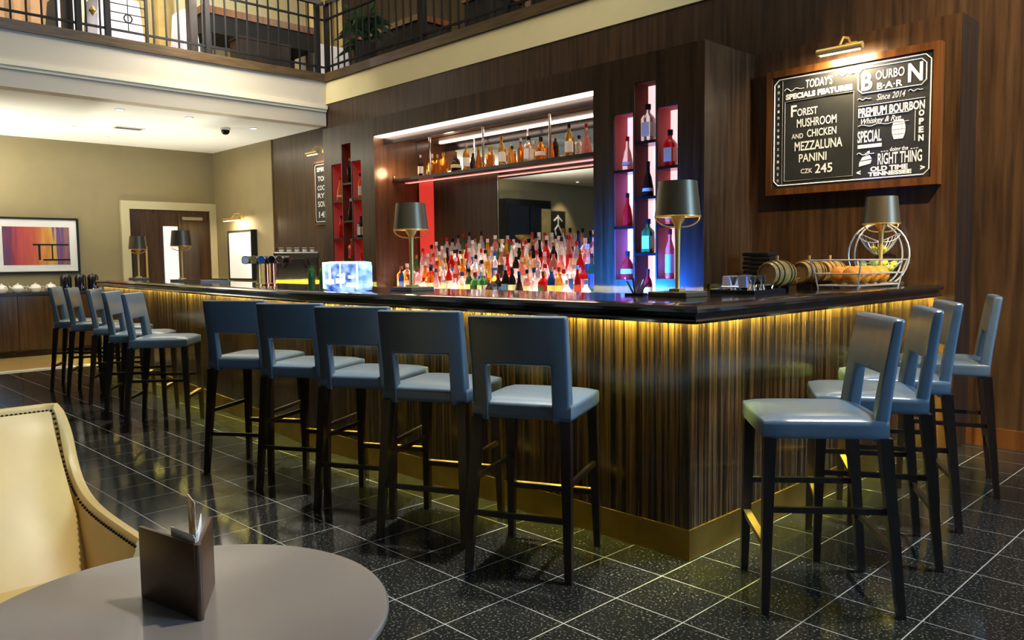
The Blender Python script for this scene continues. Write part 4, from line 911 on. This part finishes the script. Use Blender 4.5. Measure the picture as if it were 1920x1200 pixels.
def curtain(name, lab, x0, y0, x1, y1, mat, z0=3.95, z1=7.0, n=40):
    bm = bmesh.new(); p0, p1 = Vector((x0, y0, 0)), Vector((x1, y1, 0)); d = p1 - p0; nn = Vector((-d.y, d.x, 0)).normalized(); rw = []
    for i in range(n + 1):
        q = p0 + d * i / n + nn * (.05 * math.sin(i * 1.3)); rw.append((bm.verts.new((q.x, q.y, z0)), bm.verts.new((q.x, q.y, z1))))
    rb = [(bm.verts.new(a.co + nn * .012), bm.verts.new(c.co + nn * .012)) for a, c in rw]
    for k in range(n):
        bm.faces.new((rw[k][0], rw[k + 1][0], rw[k + 1][1], rw[k][1])); bm.faces.new((rb[k + 1][0], rb[k][0], rb[k][1], rb[k + 1][1]))
        bm.faces.new((rw[k][1], rw[k + 1][1], rb[k + 1][1], rb[k][1])); bm.faces.new((rw[k + 1][0], rw[k][0], rb[k][0], rb[k + 1][0]))
    for k in (0, n): bm.faces.new((rw[k][0], rw[k][1], rb[k][1], rb[k][0]))
    tag(obj(name, bm, mat, smooth=True), lab, 'curtain')
curtain('curtain', 'rust beige curtain at the gallery wall', -12.0, -1.2, -12.0, 1.0, 'curtain_rust')
curtain('curtain', 'golden curtain beside the white-draped gallery table', -12.0, 1.9, -12.0, 2.75, 'curtain_gold', n=16)
curtain('curtain', 'golden curtain at the gallery corner', -10.5, 4.35, -10.5, 5.1, 'curtain_gold', n=14)
def draped(lab, x, y, w_, d_, h):
    t = thing('draped_table', lab, 'table', (x, y, 3.94))
    bm = bmesh.new(); hexa(bm, [(-d_ / 2 - .06, -w_ / 2 - .05, .0), (d_ / 2 + .06, -w_ / 2 - .05, .0), (d_ / 2 + .06, w_ / 2 + .05, .0), (-d_ / 2 - .06, w_ / 2 + .05, .0)], [(-d_ / 2, -w_ / 2, h), (d_ / 2, -w_ / 2, h), (d_ / 2, w_ / 2, h), (-d_ / 2, w_ / 2, h)])
    bevel(bm, .02, 2); obj('cloth', bm, 'white_cloth', t); obj('table_board', boxes((-d_ / 2 + .01, d_ / 2 - .01, -w_ / 2 + .01, w_ / 2 - .01, h - .03, h - .005)), 'white_cloth', t)
draped('white-draped table behind the ring ornament', -9.2, .80, .50, .5, .75); draped('narrow white-draped table behind the railing posts', -9.1, .17, .2, .4, .62); draped('pale draped table behind the corner post', -9.6, 4.15, .5, .6, .80); draped('white-draped stand beside the dark gallery post', -9.2, 1.72, .16, .4, .80)
for k, (x, y) in enumerate([(-8.42, .04), (-8.5, 1.53)]): tag(obj('wooden_post', boxes((x - .06, x + .06, y - .05, y + .05, 3.94, 6.6)), 'dark_oak'), ['slim dark timber post by the rust curtain', 'slim dark timber post beside the gallery buffet'][k], 'post')
gb = thing('gallery_buffet', 'large dark buffet table with reddish top on the left gallery', 'table', (-9.55, 2.88, 3.94))
obj('top', boxes((-.35, .35, -.88, .88, .88, .98)), 'frame_wood', gb); obj('apron', boxes((-.33, .33, -.86, .86, .62, .88)), 'matte_black', gb)
for yy in (-.8, .8):
    for xx in (-.28, .28): obj('leg', boxes((xx - .04, xx + .04, yy - .04, yy + .04, 0, .62)), 'dark_oak', gb)
obj('back_panel', boxes((-.35, -.33, -.86, .86, 0, .62)), 'cream_paint', gb)
gc = thing('gallery_chest', 'dark wooden chest under the gallery buffet', 'chest', (-8.95, 2.71, 3.94)); obj('body', boxes((-.15, .15, -.39, .39, .0, .5)), 'dark_oak', gc); obj('lid', boxes((-.16, .16, -.4, .4, .5, .53)), 'dark_oak', gc)
for k, (x, w_) in enumerate([(-8.2, 1.5), (-6.2, .5), (-4.6, 1.2)]):
    t = thing('gallery_cabinet', ['long dark cabinet on the gallery behind the plant', 'narrow dark cabinet on the gallery over the bar', 'wide dark cabinet on the gallery over the bar'][k], 'cabinet', (x, 4.7, 3.94)); obj('body', boxes((-w_ / 2, w_ / 2, -.3, .3, 0, .85)), 'matte_black', t); obj('top', boxes((-w_ / 2 - .03, w_ / 2 + .03, -.33, .33, .85, .93)), 'frame_wood', t)
pl = thing('potted_plant', 'dark green leafy plant at the gallery railing corner', 'plant', (-7.95, 3.80, 3.945))
obj('pot', B(lathe, [(0, 0), (.13, 0), (.17, .5), (.155, .5), (.14, .46), (0, .46)], 18), 'matte_black', pl, smooth=True)
rnd = random.Random(5); bm = bmesh.new()
for k in range(70):
    a = rnd.uniform(0, 2 * math.pi); el = rnd.uniform(-.5, 1.2); ln = rnd.uniform(.25, .5); base = Vector((0, 0, .5 + rnd.uniform(0, .35)))
    d = Vector((math.cos(a) * math.cos(el), math.sin(a) * math.cos(el), math.sin(el))); sd_ = d.cross(Vector((0, 0, 1))).normalized() * .03; mid = base + d * ln * .55 + Vector((0, 0, .04)); tip = base + d * ln - Vector((0, 0, .08))
    v = [bm.verts.new(p) for p in (base, mid + sd_, tip, mid - sd_)]; bm.faces.new((v[0], v[1], v[2])); bm.faces.new((v[0], v[2], v[3]))
o = obj('leaves', bm, 'leaf', pl); o['kind'] = 'stuff'
